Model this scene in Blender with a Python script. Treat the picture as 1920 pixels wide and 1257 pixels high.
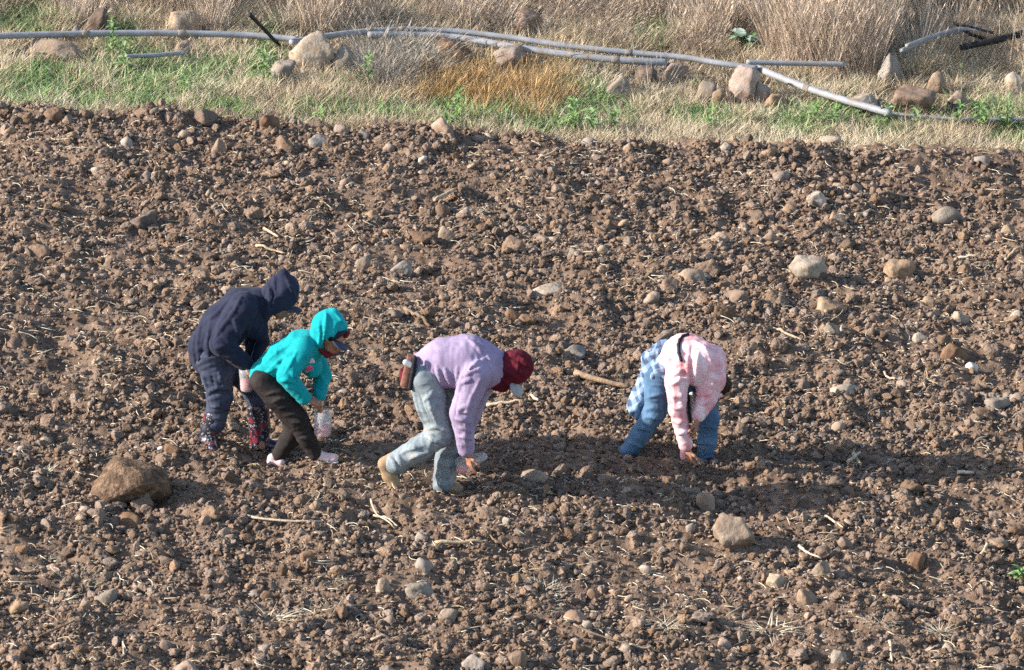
import bpy, bmesh, math, random
import numpy as np
from mathutils import Vector
from mathutils.bvhtree import BVHTree

for o in list(bpy.data.objects):
    bpy.data.objects.remove(o)
SC = bpy.context.scene
COL = SC.collection
R = math.radians

# ------------------------------------------------------------------ camera
DIST, PITCH, FPX = 45.0, R(20.0), 10350.0        # long lens from a rise in front of the field
SLOPE = -0.08                                    # the hillside falls gently to the right
CAM = np.array([0.0, -DIST*math.cos(PITCH), DIST*math.sin(PITCH)])
cd = bpy.data.cameras.new('camera'); co = bpy.data.objects.new('camera', cd); COL.objects.link(co)
co.location = CAM; co.rotation_euler = (R(90)-PITCH, 0, 0)
cd.sensor_width = 36.0; cd.lens = 36.0*FPX/1920.0
cd.clip_start = 1.0; cd.clip_end = 9000.0
cd.dof.use_dof = True; cd.dof.focus_distance = 43.5; cd.dof.aperture_fstop = 5.6
SC.camera = co
SC.render.resolution_x, SC.render.resolution_y = 1024, 670

# ------------------------------------------------------------------ light
SUN_EL, SUN_AZ = R(25.5), R(8.5)                # low sun from the left, a little to the camera's side
trav = Vector((math.cos(SUN_EL)*math.cos(SUN_AZ), math.cos(SUN_EL)*math.sin(SUN_AZ), -math.sin(SUN_EL)))
world = bpy.data.worlds.new('World'); SC.world = world; world.use_nodes = True
wn = world.node_tree.nodes; wl = world.node_tree.links
bg = wn['Background']
sky = wn.new('ShaderNodeTexSky'); sky.sky_type = 'NISHITA'; sky.sun_disc = False
sky.sun_elevation = SUN_EL
sky.sun_rotation = math.atan2(-trav.x, -trav.y)  # azimuth of the sun measured from +Y towards +X
wl.new(sky.outputs[0], bg.inputs[0]); bg.inputs[1].default_value = 0.14
sd = bpy.data.lights.new('sun', 'SUN'); sd.energy = 5.0; sd.angle = R(0.53); sd.color = (1.0, 0.93, 0.84)
so = bpy.data.objects.new('sun', sd); COL.objects.link(so)
so.rotation_euler = trav.to_track_quat('-Z', 'Y').to_euler()
so.location = (-20, -5, 12)
SC.view_settings.view_transform = 'Standard'; SC.view_settings.look = 'None'
SC.view_settings.exposure = 1.03; SC.view_settings.gamma = 1.0
SC.view_settings.use_curve_mapping = False
SC.render.engine = 'CYCLES'
SC.cycles.max_bounces = 4; SC.cycles.diffuse_bounces = 2; SC.cycles.glossy_bounces = 1; SC.cycles.transmission_bounces = 2; SC.cycles.transparent_max_bounces = 12
SC.cycles.use_denoising = False; SC.cycles.use_adaptive_sampling = True; SC.cycles.adaptive_threshold = 0.03

# ------------------------------------------------------------------ helpers: pixels of the photo to places on the hillside
def ray(px, py):
    s, c = math.sin(PITCH), math.cos(PITCH)
    u = (px-960)/FPX; v = (628.5-py)/FPX
    return np.array([u, c+v*s, -s+v*c])
def G(px, py, h=0.0):
    d = ray(px, py); t = (h+SLOPE*CAM[0]-CAM[2])/(d[2]-SLOPE*d[0])
    return CAM+t*d
def P(px, py, Y):
    d = ray(px, py); return CAM+d*((Y-CAM[1])/d[1])
def project(x, y, z):
    s, c = math.sin(PITCH), math.cos(PITCH)
    dx, dy, dz = x-CAM[0], y-CAM[1], z-CAM[2]
    w = dy*c-dz*s; v = dy*s+dz*c
    return 960+FPX*dx/w, 628.5-FPX*v/w
def mpp(y): return (y-CAM[1])/math.cos(PITCH)/FPX          # metres per pixel at depth y (roughly)

RNG = np.random.default_rng(7)
T2 = RNG.random((256, 256)).astype(np.float32)
T3 = RNG.random((64, 64, 64)).astype(np.float32)
def vn2(x, y, off=0):
    x = np.asarray(x, np.float32)+off*17.31; y = np.asarray(y, np.float32)+off*5.77
    xi = np.floor(x).astype(np.int64); yi = np.floor(y).astype(np.int64)
    fx = x-xi; fy = y-yi; fx = fx*fx*(3-2*fx); fy = fy*fy*(3-2*fy)
    a = T2[xi & 255, yi & 255]; b = T2[(xi+1) & 255, yi & 255]; c = T2[xi & 255, (yi+1) & 255]; d = T2[(xi+1) & 255, (yi+1) & 255]
    return (a*(1-fx)+b*fx)*(1-fy)+(c*(1-fx)+d*fx)*fy
def vn3(x, y, z, off=0):
    x = np.asarray(x, np.float32)+off*7.13; y = np.asarray(y, np.float32)+off*3.37; z = np.asarray(z, np.float32)+off*1.71
    xi = np.floor(x).astype(np.int64); yi = np.floor(y).astype(np.int64); zi = np.floor(z).astype(np.int64)
    fx = x-xi; fy = y-yi; fz = z-zi
    fx = fx*fx*(3-2*fx); fy = fy*fy*(3-2*fy); fz = fz*fz*(3-2*fz)
    r = 0
    for i in (0, 1):
        for j in (0, 1):
            for k in (0, 1):
                r = r+T3[(xi+i) & 63, (yi+j) & 63, (zi+k) & 63]*(fx if i else 1-fx)*(fy if j else 1-fy)*(fz if k else 1-fz)
    return r

def lin(r, g, b):
    f = lambda c: (c/255/12.92) if c/255 <= 0.04045 else ((c/255+0.055)/1.055)**2.4
    return (f(r), f(g), f(b), 1.0)

def new_mat(name):
    m = bpy.data.materials.new(name); m.use_nodes = True
    nt = m.node_tree; b = nt.nodes['Principled BSDF']
    return m, nt.nodes, nt.links, b
def pmat(name, c1, c2, *a, dirt=None, **k):
    m = pmat0(name, c1, c2, *a, **k)
    if dirt:
        N, L = m.node_tree.nodes, m.node_tree.links; b = N['Principled BSDF']; src = b.inputs['Base Color'].links[0].from_socket
        tc = N.new('ShaderNodeTexCoord'); n = N.new('ShaderNodeTexNoise'); n.inputs['Scale'].default_value = dirt[1]; n.inputs['Detail'].default_value = 7; n.inputs['Roughness'].default_value = .7
        L.new(tc.outputs['Object'], n.inputs['Vector'])
        mr = N.new('ShaderNodeMapRange'); mr.inputs['From Min'].default_value = dirt[2]; mr.inputs['From Max'].default_value = dirt[2]+.12; L.new(n.outputs['Fac'], mr.inputs['Value'])
        mx = N.new('ShaderNodeMix'); mx.data_type = 'RGBA'; mx.inputs['B'].default_value = dirt[0]; L.new(src, mx.inputs['A']); L.new(mr.outputs['Result'], mx.inputs['Factor']); L.new(mx.outputs['Result'], b.inputs['Base Color'])
    return m
def pmat0(name, c1, c2, scale=8, rough=0.9, bump=0.3, bscale=40, rnd=0.0, c3=None, spec=0.2, detail=6, dist=0.01, sheen=0.0, bias=(0.35, 0.65)):
    """two (three) tone procedural surface: noise colour, fine bump, optional change from object to object"""
    m, N, L, b = new_mat(name)
    tc = N.new('ShaderNodeTexCoord')
    n = N.new('ShaderNodeTexNoise'); n.inputs['Scale'].default_value = scale; n.inputs['Detail'].default_value = detail
    n.inputs['Roughness'].default_value = 0.65
    L.new(tc.outputs['Object'], n.inputs['Vector'])
    cr = N.new('ShaderNodeValToRGB'); L.new(n.outputs['Fac'], cr.inputs['Fac'])
    e = cr.color_ramp.elements; e[0].position = bias[0]; e[1].position = bias[1]; e[0].color = c1; e[1].color = c2
    if c3:
        x = e.new(min(0.95, bias[1]+0.1)); x.color = c3
    out = cr.outputs['Color']
    if rnd:
        oi = N.new('ShaderNodeObjectInfo')
        mr = N.new('ShaderNodeMapRange'); L.new(oi.outputs['Random'], mr.inputs['Value'])
        mr.inputs['To Min'].default_value = 1-rnd; mr.inputs['To Max'].default_value = 1+rnd
        hs = N.new('ShaderNodeHueSaturation'); L.new(out, hs.inputs['Color']); L.new(mr.outputs['Result'], hs.inputs['Value'])
        ml = N.new('ShaderNodeMath'); ml.operation = 'MULTIPLY'; ml.inputs[1].default_value = 7.31; L.new(oi.outputs['Random'], ml.inputs[0])
        fr = N.new('ShaderNodeMath'); fr.operation = 'FRACT'; L.new(ml.outputs[0], fr.inputs[0])
        m2 = N.new('ShaderNodeMapRange'); L.new(fr.outputs[0], m2.inputs['Value'])
        m2.inputs['To Min'].default_value = 0.75; m2.inputs['To Max'].default_value = 1.12
        L.new(m2.outputs['Result'], hs.inputs['Saturation'])
        out = hs.outputs['Color']
    L.new(out, b.inputs['Base Color'])
    b.inputs['Roughness'].default_value = rough; b.inputs['Specular IOR Level'].default_value = spec
    if sheen:
        b.inputs['Sheen Weight'].default_value = sheen
    if bump:
        n2 = N.new('ShaderNodeTexNoise'); n2.inputs['Scale'].default_value = bscale; n2.inputs['Detail'].default_value = 5
        L.new(tc.outputs['Object'], n2.inputs['Vector'])
        bp = N.new('ShaderNodeBump'); bp.inputs['Strength'].default_value = bump; bp.inputs['Distance'].default_value = dist
        L.new(n2.outputs['Fac'], bp.inputs['Height']); L.new(bp.outputs['Normal'], b.inputs['Normal'])
    return m
def grass_mat(name, stops, transl=0.35, rough=0.7, attr=False):
    """blades: colour differs from tuft to tuft"""
    m, N, L, b = new_mat(name)
    cr = N.new('ShaderNodeValToRGB')
    if attr:
        at = N.new('ShaderNodeAttribute'); at.attribute_name = 'tone'; L.new(at.outputs['Fac'], cr.inputs['Fac'])
    else:
        oi = N.new('ShaderNodeObjectInfo'); L.new(oi.outputs['Random'], cr.inputs['Fac'])
    e = cr.color_ramp.elements
    e[0].position, e[0].color = stops[0]; e[1].position, e[1].color = stops[-1]
    for p, c in stops[1:-1]:
        x = e.new(p); x.color = c
    L.new(cr.outputs['Color'], b.inputs['Base Color']); b.inputs['Roughness'].default_value = rough; b.inputs['Specular IOR Level'].default_value = 0.25
    if transl <= .3: return m
    t = N.new('ShaderNodeBsdfTranslucent'); L.new(cr.outputs['Color'], t.inputs['Color'])
    mx = N.new('ShaderNodeMixShader'); mx.inputs[0].default_value = transl
    L.new(b.outputs[0], mx.inputs[1]); L.new(t.outputs[0], mx.inputs[2]); L.new(mx.outputs[0], N['Material Output'].inputs['Surface'])
    return m

# ------------------------------------------------------------------ helpers: objects
def tag(o, label=None, cat=None, group=None, kind=None):
    if label: o['label'] = label
    if cat: o['category'] = cat
    if group: o['group'] = group
    if kind: o['kind'] = kind
    return o
def np_mesh(name, v, faces, mat, smooth=True):
    me = bpy.data.meshes.new(name)
    v = np.ascontiguousarray(v, np.float32); f = np.ascontiguousarray(faces, np.int32)
    k = f.shape[1]
    me.vertices.add(len(v)); me.vertices.foreach_set('co', v.ravel())
    me.loops.add(f.size); me.loops.foreach_set('vertex_index', f.ravel())
    me.polygons.add(len(f)); me.polygons.foreach_set('loop_start', np.arange(0, f.size, k, dtype=np.int32))
    me.polygons.foreach_set('loop_total', np.full(len(f), k, np.int32))
    me.update(calc_edges=True)
    me.polygons.foreach_set('use_smooth', np.full(len(f), smooth))
    if mat: me.materials.append(mat)
    return me
def link(name, me, loc=(0, 0, 0), parent=None):
    o = bpy.data.objects.new(name, me); COL.objects.link(o)
    if parent is not None: o.parent = parent
    o.location = loc
    return o
def empty(name, loc):
    o = bpy.data.objects.new(name, None); COL.objects.link(o); o.location = loc; o.empty_display_size = 0.1
    return o

# ------------------------------------------------------------------ helpers: solid shapes grown from rounded bones
def smin(a, b, k):
    if k <= 0: return np.minimum(a, b)
    h = np.clip(0.5+0.5*(b-a)/k, 0, 1)
    return b*(1-h)+a*h-k*h*(1-h)
def surface_nets(d, org, vs):
    s = d < 0
    nx, ny, nz = d.shape
    cnt = np.zeros((nx-1, ny-1, nz-1), np.int8)
    for i in (0, 1):
        for j in (0, 1):
            for k in (0, 1):
                cnt += s[i:nx-1+i, j:ny-1+j, k:nz-1+k]
    mixed = (cnt > 0) & (cnt < 8)
    ci = np.argwhere(mixed)
    idx = np.full(mixed.shape, -1, np.int64); idx[mixed] = np.arange(len(ci))
    acc = np.zeros((len(ci), 3)); n = np.zeros(len(ci))
    for ax in range(3):
        for p in (0, 1):
            for q in (0, 1):
                a = np.zeros(3, int); a[(ax+1) % 3] = p; a[(ax+2) % 3] = q
                b = a.copy(); b[ax] = 1
                ia = ci+a; ib = ci+b
                va = d[ia[:, 0], ia[:, 1], ia[:, 2]]; vb = d[ib[:, 0], ib[:, 1], ib[:, 2]]
                m = (va < 0) != (vb < 0)
                t = np.where(m, va/np.where(m, va-vb, 1), 0)
                pt = a[None, :]+t[:, None]*(b-a)[None, :]
                acc[m] += pt[m]; n[m] += 1
    verts = (ci+acc/n[:, None])*vs+org
    quads = []
    for ax in range(3):
        o1, o2 = (ax+1) % 3, (ax+2) % 3
        lo = [slice(None)]*3; hi = [slice(None)]*3
        lo[ax] = slice(0, -1); hi[ax] = slice(1, None)
        ch = s[tuple(lo)] != s[tuple(hi)]
        e = np.argwhere(ch)
        e = e[(e[:, o1] > 0) & (e[:, o2] > 0) & (e[:, o1] < d.shape[o1]-1) & (e[:, o2] < d.shape[o2]-1)]
        ins = s[e[:, 0], e[:, 1], e[:, 2]]
        def cell(da, db):
            c = e.copy(); c[:, o1] += da; c[:, o2] += db
            return idx[c[:, 0], c[:, 1], c[:, 2]]
        q = np.stack([cell(-1, -1), cell(0, -1), cell(0, 0), cell(-1, 0)], 1)
        q[~ins] = q[~ins][:, ::-1]
        quads.append(q)
    return verts, np.concatenate(quads)
def unit(v):
    v = np.asarray(v, float); return v/np.linalg.norm(v)
class Solid:
    """a list of rounded bones / ellipsoids, smoothly joined (or cut away), turned into one closed mesh"""
    def __init__(self, vs=0.01): self.p = []; self.vs = vs; self.wr = []
    def bone(self, a, b, ra, rb, k=0.03, lat=None, ls=1.0, rip=None, cut=False):
        self.p.append(('c', np.asarray(a, float), np.asarray(b, float), ra, rb, k, None if lat is None else unit(lat), ls, rip, cut)); return self
    def chain(self, pts, rad, k=0.03, lat=None, ls=1.0, rip=None):
        for i in range(len(pts)-1): self.bone(pts[i], pts[i+1], rad[i], rad[i+1], k, lat, ls, rip)
        return self
    def ell(self, c, r, axes=None, k=0.02, cut=False):
        axes = np.eye(3) if axes is None else np.array([unit(a) for a in axes])
        self.p.append(('e', np.asarray(c, float), np.asarray(r, float), axes, k, cut)); return self
    def plane(self, c, n):                                   # cut away everything on the n side
        self.p.append(('p', np.asarray(c, float), unit(n))); return self
    def grow(self, other, dr):
        for q in other.p:
            if q[0] == 'c' and not q[9]:
                self.p.append(('c', q[1], q[2], max(.02, q[3]*dr-.006), max(.02, q[4]*dr-.006), q[5], q[6], q[7], None, False))
        return self
    def wrinkle(self, amp, freq, seed=0, ridge=True): self.wr.append((amp, freq, seed, ridge)); return self
    def mesh(self, name, mat, org0):
        lo = []; hi = []
        for q in self.p:
            if q[0] == 'c' and not q[9]:
                e = max(q[3], q[4])*max(1, q[7])+.03
                lo.append(np.minimum(q[1], q[2])-e); hi.append(np.maximum(q[1], q[2])+e)
            elif q[0] == 'e' and not q[5]:
                e = max(q[2])+.03; lo.append(q[1]-e); hi.append(q[1]+e)
        lo = np.min(lo, 0); hi = np.max(hi, 0); vs = self.vs
        n = np.ceil((hi-lo)/vs).astype(int)+1
        ax = [(lo[i]+np.arange(n[i])*vs) for i in range(3)]
        d = np.full(n, 0.5, np.float32)
        for q in self.p:
            if q[0] == 'p':
                X, Y, Z = ax[0][:, None, None], ax[1][None, :, None], ax[2][None, None, :]
                pd = (X-q[1][0])*q[2][0]+(Y-q[1][1])*q[2][1]+(Z-q[1][2])*q[2][2]
                d = np.maximum(d, pd.astype(np.float32)); continue
            if q[0] == 'c':
                e = max(q[3], q[4])*max(1, q[7])+q[5]+.04
                blo = np.minimum(q[1], q[2])-e; bhi = np.maximum(q[1], q[2])+e; cut = q[9]
            else:
                e = max(q[2])+q[4]+.04; blo = q[1]-e; bhi = q[1]+e; cut = q[5]
            i0 = np.clip(((blo-lo)/vs).astype(int), 0, n); i1 = np.clip(((bhi-lo)/vs).astype(int)+2, 0, n)
            if np.any(i1 <= i0): continue
            sl = tuple(slice(i0[i], i1[i]) for i in range(3))
            X, Y, Z = np.meshgrid(ax[0][sl[0]], ax[1][sl[1]], ax[2][sl[2]], indexing='ij')
            p = np.stack([X, Y, Z], -1)
            if q[0] == 'c':
                a, b, ra, rb, k, lat, ls, rip = q[1:9]
                ba = b-a; L2 = max(1e-9, ba@ba)
                t = np.clip(((p-a)@ba)/L2, 0, 1)
                v = p-a-t[..., None]*ba
                if lat is not None:
                    l = v@lat; v = v+(l*(1/ls-1))[..., None]*lat
                r = ra+(rb-ra)*t
                if rip:
                    h = unit(np.cross(ba, (.3, .2, .9))); vh = v@h/np.maximum(np.linalg.norm(v, axis=-1), 1e-4)
                    ph = rip[1]*t+.45*vh+1.5*vn3(X*5, Y*5, Z*5, 3); fr = np.abs((ph % 1)*2-1)
                    r = r+rip[0]*1.5*(fr**2.2-.35)*np.clip(vn3(X*7, Y*7, Z*7, 8)*2.6-.75, 0, 1)
                dd = np.linalg.norm(v, axis=-1)-r
            else:
                c, rr, A, k, _ = q[1:6]
                w = (p-c)@A.T
                k0 = np.linalg.norm(w/rr, axis=-1); k1 = np.linalg.norm(w/rr**2, axis=-1)
                dd = k0*(k0-1)/np.maximum(k1, 1e-6)
            if cut:
                d[sl] = -smin(-d[sl], dd, k)
            else:
                d[sl] = smin(d[sl], dd, k)
        if self.wr:
            near = np.abs(d) < .05
            ii = np.argwhere(near)
            x, y, z = ax[0][ii[:, 0]], ax[1][ii[:, 1]], ax[2][ii[:, 2]]
            s = 0
            for amp, fr, seed, ridge in self.wr:
                w = vn3(x*6, y*6, z*6, seed+9)*1.2
                nn = vn3(x*fr[0]+w, y*fr[1]+w, z*fr[2]-w, seed)
                s = s+amp*((1-np.abs(2*nn-1)*2) if ridge else (2*nn-1))
            d[near] -= s
        v, f = surface_nets(d, lo, vs)
        me = np_mesh(name, v-np.asarray(org0), f, mat)
        me['org'] = [float(c) for c in org0]
        return me
def bvh_of(obj, org):
    me = obj.data
    vs = [v.co+Vector(org) for v in me.vertices]
    return BVHTree.FromPolygons(vs, [tuple(p.vertices) for p in me.polygons])
def surf(bvh, px, py):
    d = Vector(ray(px, py)).normalized()
    h = bvh.ray_cast(Vector(CAM), d)
    return None if h[0] is None else (np.array(h[0]), np.array(h[1]))

# ------------------------------------------------------------------ where the four people stand (depth of each, and their feet)
Y_NAVY, Y_TEAL, Y_MAN, Y_PINK = G(440, 838)[1], G(560, 868)[1], G(785, 918)[1], G(1250, 862)[1]
FEET = [P(391, 836, Y_NAVY-.10), P(396, 836, Y_NAVY-.2), P(486, 842, Y_NAVY+.10), P(512, 842, Y_NAVY+.08),
        P(604, 872, Y_TEAL-.07), P(628, 872, Y_TEAL-.08), P(512, 876, Y_TEAL+.08),
        P(741, 920, Y_MAN-.10), P(833, 922, Y_MAN+.08), P(858, 926, Y_MAN+.05),
        P(1170, 856, Y_PINK+.04), P(1322, 866, Y_PINK+.1), P(1338, 870, Y_PINK+.02)]

# ------------------------------------------------------------------ terrain
EDGE = np.array([G(x, y)[:2] for x, y in ((-500, 185), (0, 208), (330, 222), (640, 240), (960, 258), (1280, 276), (1600, 292), (1920, 306), (2500, 325))])
def y_edge(x): return np.interp(x, EDGE[:, 0], EDGE[:, 1])+0.16*(vn2(np.asarray(x)*1.7, np.asarray(x)*0+3, 5)-.5)
def z_field(x, y):
    h = 0.10*(vn2(x*.9+y*.25, y*.8, 1)-.5)+0.085*(vn2(x*2.1, y*2.1+x*.6, 2)-.5)
    h += 0.075*(vn2(x*4.6, y*4.6, 3)-.5)
    b = np.abs(2*vn2(x*8.5, y*8.5, 4)-1); h += 0.05*(.5-b)
    b = np.abs(2*vn2(x*17, y*17, 6)-1); h += 0.028*(.5-b)
    h += 0.016*(vn2(x*36, y*36, 7)-.5)
    h = h+0.05*np.exp(-((y-y_edge(x)+.2)/.28)**2)        # a low bank of clods along the grass
    base = SLOPE*x
    num = 0; den = 0
    for f in FEET:
        w = np.exp(-((x-f[0])**2+(y-f[1])**2)/(2*.13**2)); num = num+w*(f[2]+.015-SLOPE*f[0]); den = den+w
    m = np.clip(den, 0, 1)
    return base+h*(1-.75*m)+num/np.maximum(den, 1e-6)*m
def z_verge(x, y):
    return SLOPE*x-.05+0.07*(vn2(x*1.2, y*1.2, 11)-.5)+0.04*(vn2(x*4, y*4, 12)-.5)+0.10*np.clip((y-7.6)/3, 0, 1.5)
def z_any(x, y):
    return np.where(y < y_edge(x), z_field(x, y), z_verge(x, y))
def zf(x, y): return float(z_any(np.array([x]), np.array([y]))[0])

SOIL = dict(c1=(0.120, 0.080, 0.056, 1), c2=(0.228, 0.158, 0.112, 1), c3=(0.285, 0.208, 0.152, 1))
m_soil = pmat('ploughed_soil', SOIL['c1'], SOIL['c2'], scale=5, rough=1.0, bump=0.6, bscale=55, c3=SOIL['c3'], spec=0.05, dist=0.02, detail=10, bias=(.38, .6))
m_clod = pmat('soil_clod', (0.138, 0.092, 0.064, 1), (0.250, 0.175, 0.124, 1), scale=3.2, rough=1.0, bump=0.3, bscale=7, rnd=0.36, c3=(0.33, 0.238, 0.170, 1), spec=0.05, dist=0.06, detail=8)
m_clod_big = pmat('clod_of_soil', (0.138, 0.092, 0.064, 1), (0.250, 0.175, 0.124, 1), scale=16, rough=1.0, bump=0.4, bscale=60, rnd=0.25, c3=(0.315, 0.228, 0.162, 1), spec=0.05, dist=0.015, detail=8)
m_pebble = pmat('pebble', (0.235, 0.16, 0.112, 1), (0.40, 0.298, 0.215, 1), scale=2.5, rough=0.95, bump=0.4, bscale=8, rnd=0.30, spec=0.1, dist=0.04)
m_verge = pmat('verge_soil', (0.13, 0.09, 0.06, 1), (0.30, 0.22, 0.15, 1), scale=6, rough=1, bump=0.8, bscale=60, spec=0.05, dist=0.02)

xs = np.arange(-6.5, 6.5, .026); ys = np.arange(-8.6, 6.8, .027)
X, Y = np.meshgrid(xs, ys, indexing='xy')
Zg = z_field(X.ravel(), Y.ravel()).reshape(X.shape)
nyy, nxx = X.shape
ids = np.arange(nxx*nyy).reshape(nyy, nxx)
q = np.stack([ids[:-1, :-1], ids[:-1, 1:], ids[1:, 1:], ids[1:, :-1]], -1).reshape(-1, 4)
keep = (Y[:-1, :-1] < y_edge(X[:-1, :-1])+.18).ravel()
q = q[keep]
used = np.zeros(nxx*nyy, bool); used[q.ravel()] = True
remap = np.cumsum(used)-1
V = np.stack([X.ravel(), Y.ravel(), Zg.ravel()], 1)[used]
tag(link('ploughed_soil', np_mesh('ploughed_soil', V, remap[q], m_soil)), 'stony brown ploughed soil of the sloping field', kind='structure')
xs = np.arange(-9, 9, .08); ys = np.arange(-.12, 14, .08)
X, Yo = np.meshgrid(xs, ys, indexing='xy'); Y = Yo+y_edge(X)
nyy, nxx = X.shape; ids = np.arange(nxx*nyy).reshape(nyy, nxx)
q = np.stack([ids[:-1, :-1], ids[:-1, 1:], ids[1:, 1:], ids[1:, :-1]], -1).reshape(-1, 4)
tag(link('grass_verge', np_mesh('grass_verge', np.stack([X.ravel(), Y.ravel(), z_verge(X.ravel(), Y.ravel())], 1), q, m_verge)), 'earth of the grassy bank behind the field', kind='structure')
B = 4000.0
tag(link('ground', np_mesh('ground', [(-B, -B, -SLOPE*B-.3), (B, -B, SLOPE*B-.3), (B, B, SLOPE*B-.3), (-B, B, -SLOPE*B-.3)], [(0, 1, 2, 3)], m_verge)), 'open hillside around the field', kind='structure')

# ------------------------------------------------------------------ stone and clod shapes
def ico(sub):
    bm = bmesh.new(); bmesh.ops.create_icosphere(bm, subdivisions=sub, radius=1)
    bm.verts.ensure_lookup_table()
    v = np.array([x.co[:] for x in bm.verts]); f = np.array([[y.index for y in x.verts] for x in bm.faces]); bm.free()
    return v, f
ICO = {k: ico(k) for k in (2, 3, 4)}
def rock_v(seed, sub, pw=16, nplanes=9, rough=.06, extra=()):
    r = np.random.default_rng(seed); v, f = ICO[sub]
    n = r.normal(size=(nplanes, 3)); n /= np.linalg.norm(n, axis=1)[:, None]; d = r.uniform(.68, 1.0, nplanes)
    for a in extra: n = np.vstack([n, unit(a[:3])]); d = np.append(d, a[3])
    s = np.maximum(v@n.T, 0)/d
    rad = 1/np.maximum((s**pw).sum(1)**(1/pw), .72)
    o = seed % 40
    rad *= 1+rough*2*(vn3(v[:, 0]*2.2+9, v[:, 1]*2.2+9, v[:, 2]*2.2+9, o)-.5)+rough*1.3*(vn3(v[:, 0]*6+9, v[:, 1]*6+9, v[:, 2]*6+9, o)-.5)+rough*.9*(vn3(v[:, 0]*14+9, v[:, 1]*14+9, v[:, 2]*14+9, o)-.5)
    w = v*rad[:, None]; w -= (w.max(0)+w.min(0))/2; w /= np.abs(w).max(0)
    return w, f
def chunk_v(seed, sub=3):
    w, f = rock_v(seed, sub, 20, 8, .10); o = seed % 29
    b = np.abs(2*vn3(w[:, 0]*2.6+20, w[:, 1]*2.6+20, w[:, 2]*2.6+20, o)-1); c = np.abs(2*vn3(w[:, 0]*6+20, w[:, 1]*6+20, w[:, 2]*6+20, o+2)-1)
    s = np.random.default_rng(seed).uniform(.7, 1.1, 3)
    e = vn3(w[:, 0]*13+20, w[:, 1]*13+20, w[:, 2]*13+20, o+3)-.5
    return w*(1+.24*(.5-b)+.22*(.5-c)+.12*e)[:, None]*s, f
def clod_v(seed, sub=3):
    v, f = ICO[sub]; o = seed % 37
    a = vn3(v[:, 0]*1.3+20, v[:, 1]*1.3+20, v[:, 2]*1.3+20, o); b = np.abs(2*vn3(v[:, 0]*2.8+20, v[:, 1]*2.8+20, v[:, 2]*2.8+20, o+1)-1)
    c = np.abs(2*vn3(v[:, 0]*6+20, v[:, 1]*6+20, v[:, 2]*6+20, o+2)-1)
    r = .72+.75*(a-.5)+.42*(.5-b)+.22*(.5-c)
    s = np.random.default_rng(seed).uniform(.7, 1.15, 3); s[2] *= .85
    return v*r[:, None]*s, f

SRC = bpy.data.collections.new('scatter_sources')          # shapes that the scatters draw; not in the scene themselves
def source_set(name, meshes):
    c = bpy.data.collections.new(name)
    for i, me in enumerate(meshes):
        c.objects.link(bpy.data.objects.new('%s_%02d' % (name, i), me))
    return c
def scatter(name, coll, pts, rot, scl, idx, label):
    n = len(pts)
    me = bpy.data.meshes.new(name); me.vertices.add(n); me.vertices.foreach_set('co', np.ascontiguousarray(pts, np.float32).ravel())
    a = me.attributes.new('rot', 'FLOAT_VECTOR', 'POINT'); a.data.foreach_set('vector', np.ascontiguousarray(rot, np.float32).ravel())
    a = me.attributes.new('scl', 'FLOAT_VECTOR', 'POINT'); a.data.foreach_set('vector', np.ascontiguousarray(scl, np.float32).ravel())
    a = me.attributes.new('idx', 'INT', 'POINT'); a.data.foreach_set('value', np.ascontiguousarray(idx, np.int32))
    ng = bpy.data.node_groups.new(name, 'GeometryNodeTree')
    ng.interface.new_socket('Geometry', in_out='INPUT', socket_type='NodeSocketGeometry')
    ng.interface.new_socket('Geometry', in_out='OUTPUT', socket_type='NodeSocketGeometry')
    N, L = ng.nodes, ng.links
    gi = N.new('NodeGroupInput'); go = N.new('NodeGroupOutput'); ip = N.new('GeometryNodeInstanceOnPoints')
    ci = N.new('GeometryNodeCollectionInfo'); ci.inputs['Collection'].default_value = coll
    ci.inputs['Separate Children'].default_value = True; ci.inputs['Reset Children'].default_value = True
    def attr(nm, ty):
        x = N.new('GeometryNodeInputNamedAttribute'); x.data_type = ty; x.inputs['Name'].default_value = nm; return x.outputs['Attribute']
    er = N.new('FunctionNodeEulerToRotation'); L.new(attr('rot', 'FLOAT_VECTOR'), er.inputs[0])
    L.new(gi.outputs[0], ip.inputs['Points']); L.new(ci.outputs[0], ip.inputs['Instance']); ip.inputs['Pick Instance'].default_value = True
    L.new(attr('idx', 'INT'), ip.inputs['Instance Index']); L.new(er.outputs[0], ip.inputs['Rotation']); L.new(attr('scl', 'FLOAT_VECTOR'), ip.inputs['Scale'])
    L.new(ip.outputs[0], go.inputs[0])
    o = link(name, me); md = o.modifiers.new('scatter', 'NODES'); md.node_group = ng
    return tag(o, label, kind='stuff')
def field_points(n, rng, margin=.5):
    """random places on the part of the field the photo shows, with a margin"""
    x = rng.uniform(-6.2, 6.2, n); y = rng.uniform(-8.3, 6.4, n)
    hw = (960/FPX)*(y-CAM[1])/math.cos(PITCH)*1.0+margin
    k = (np.abs(x) < hw) & (y < y_edge(x)+.10)
    return x[k], y[k]

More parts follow.
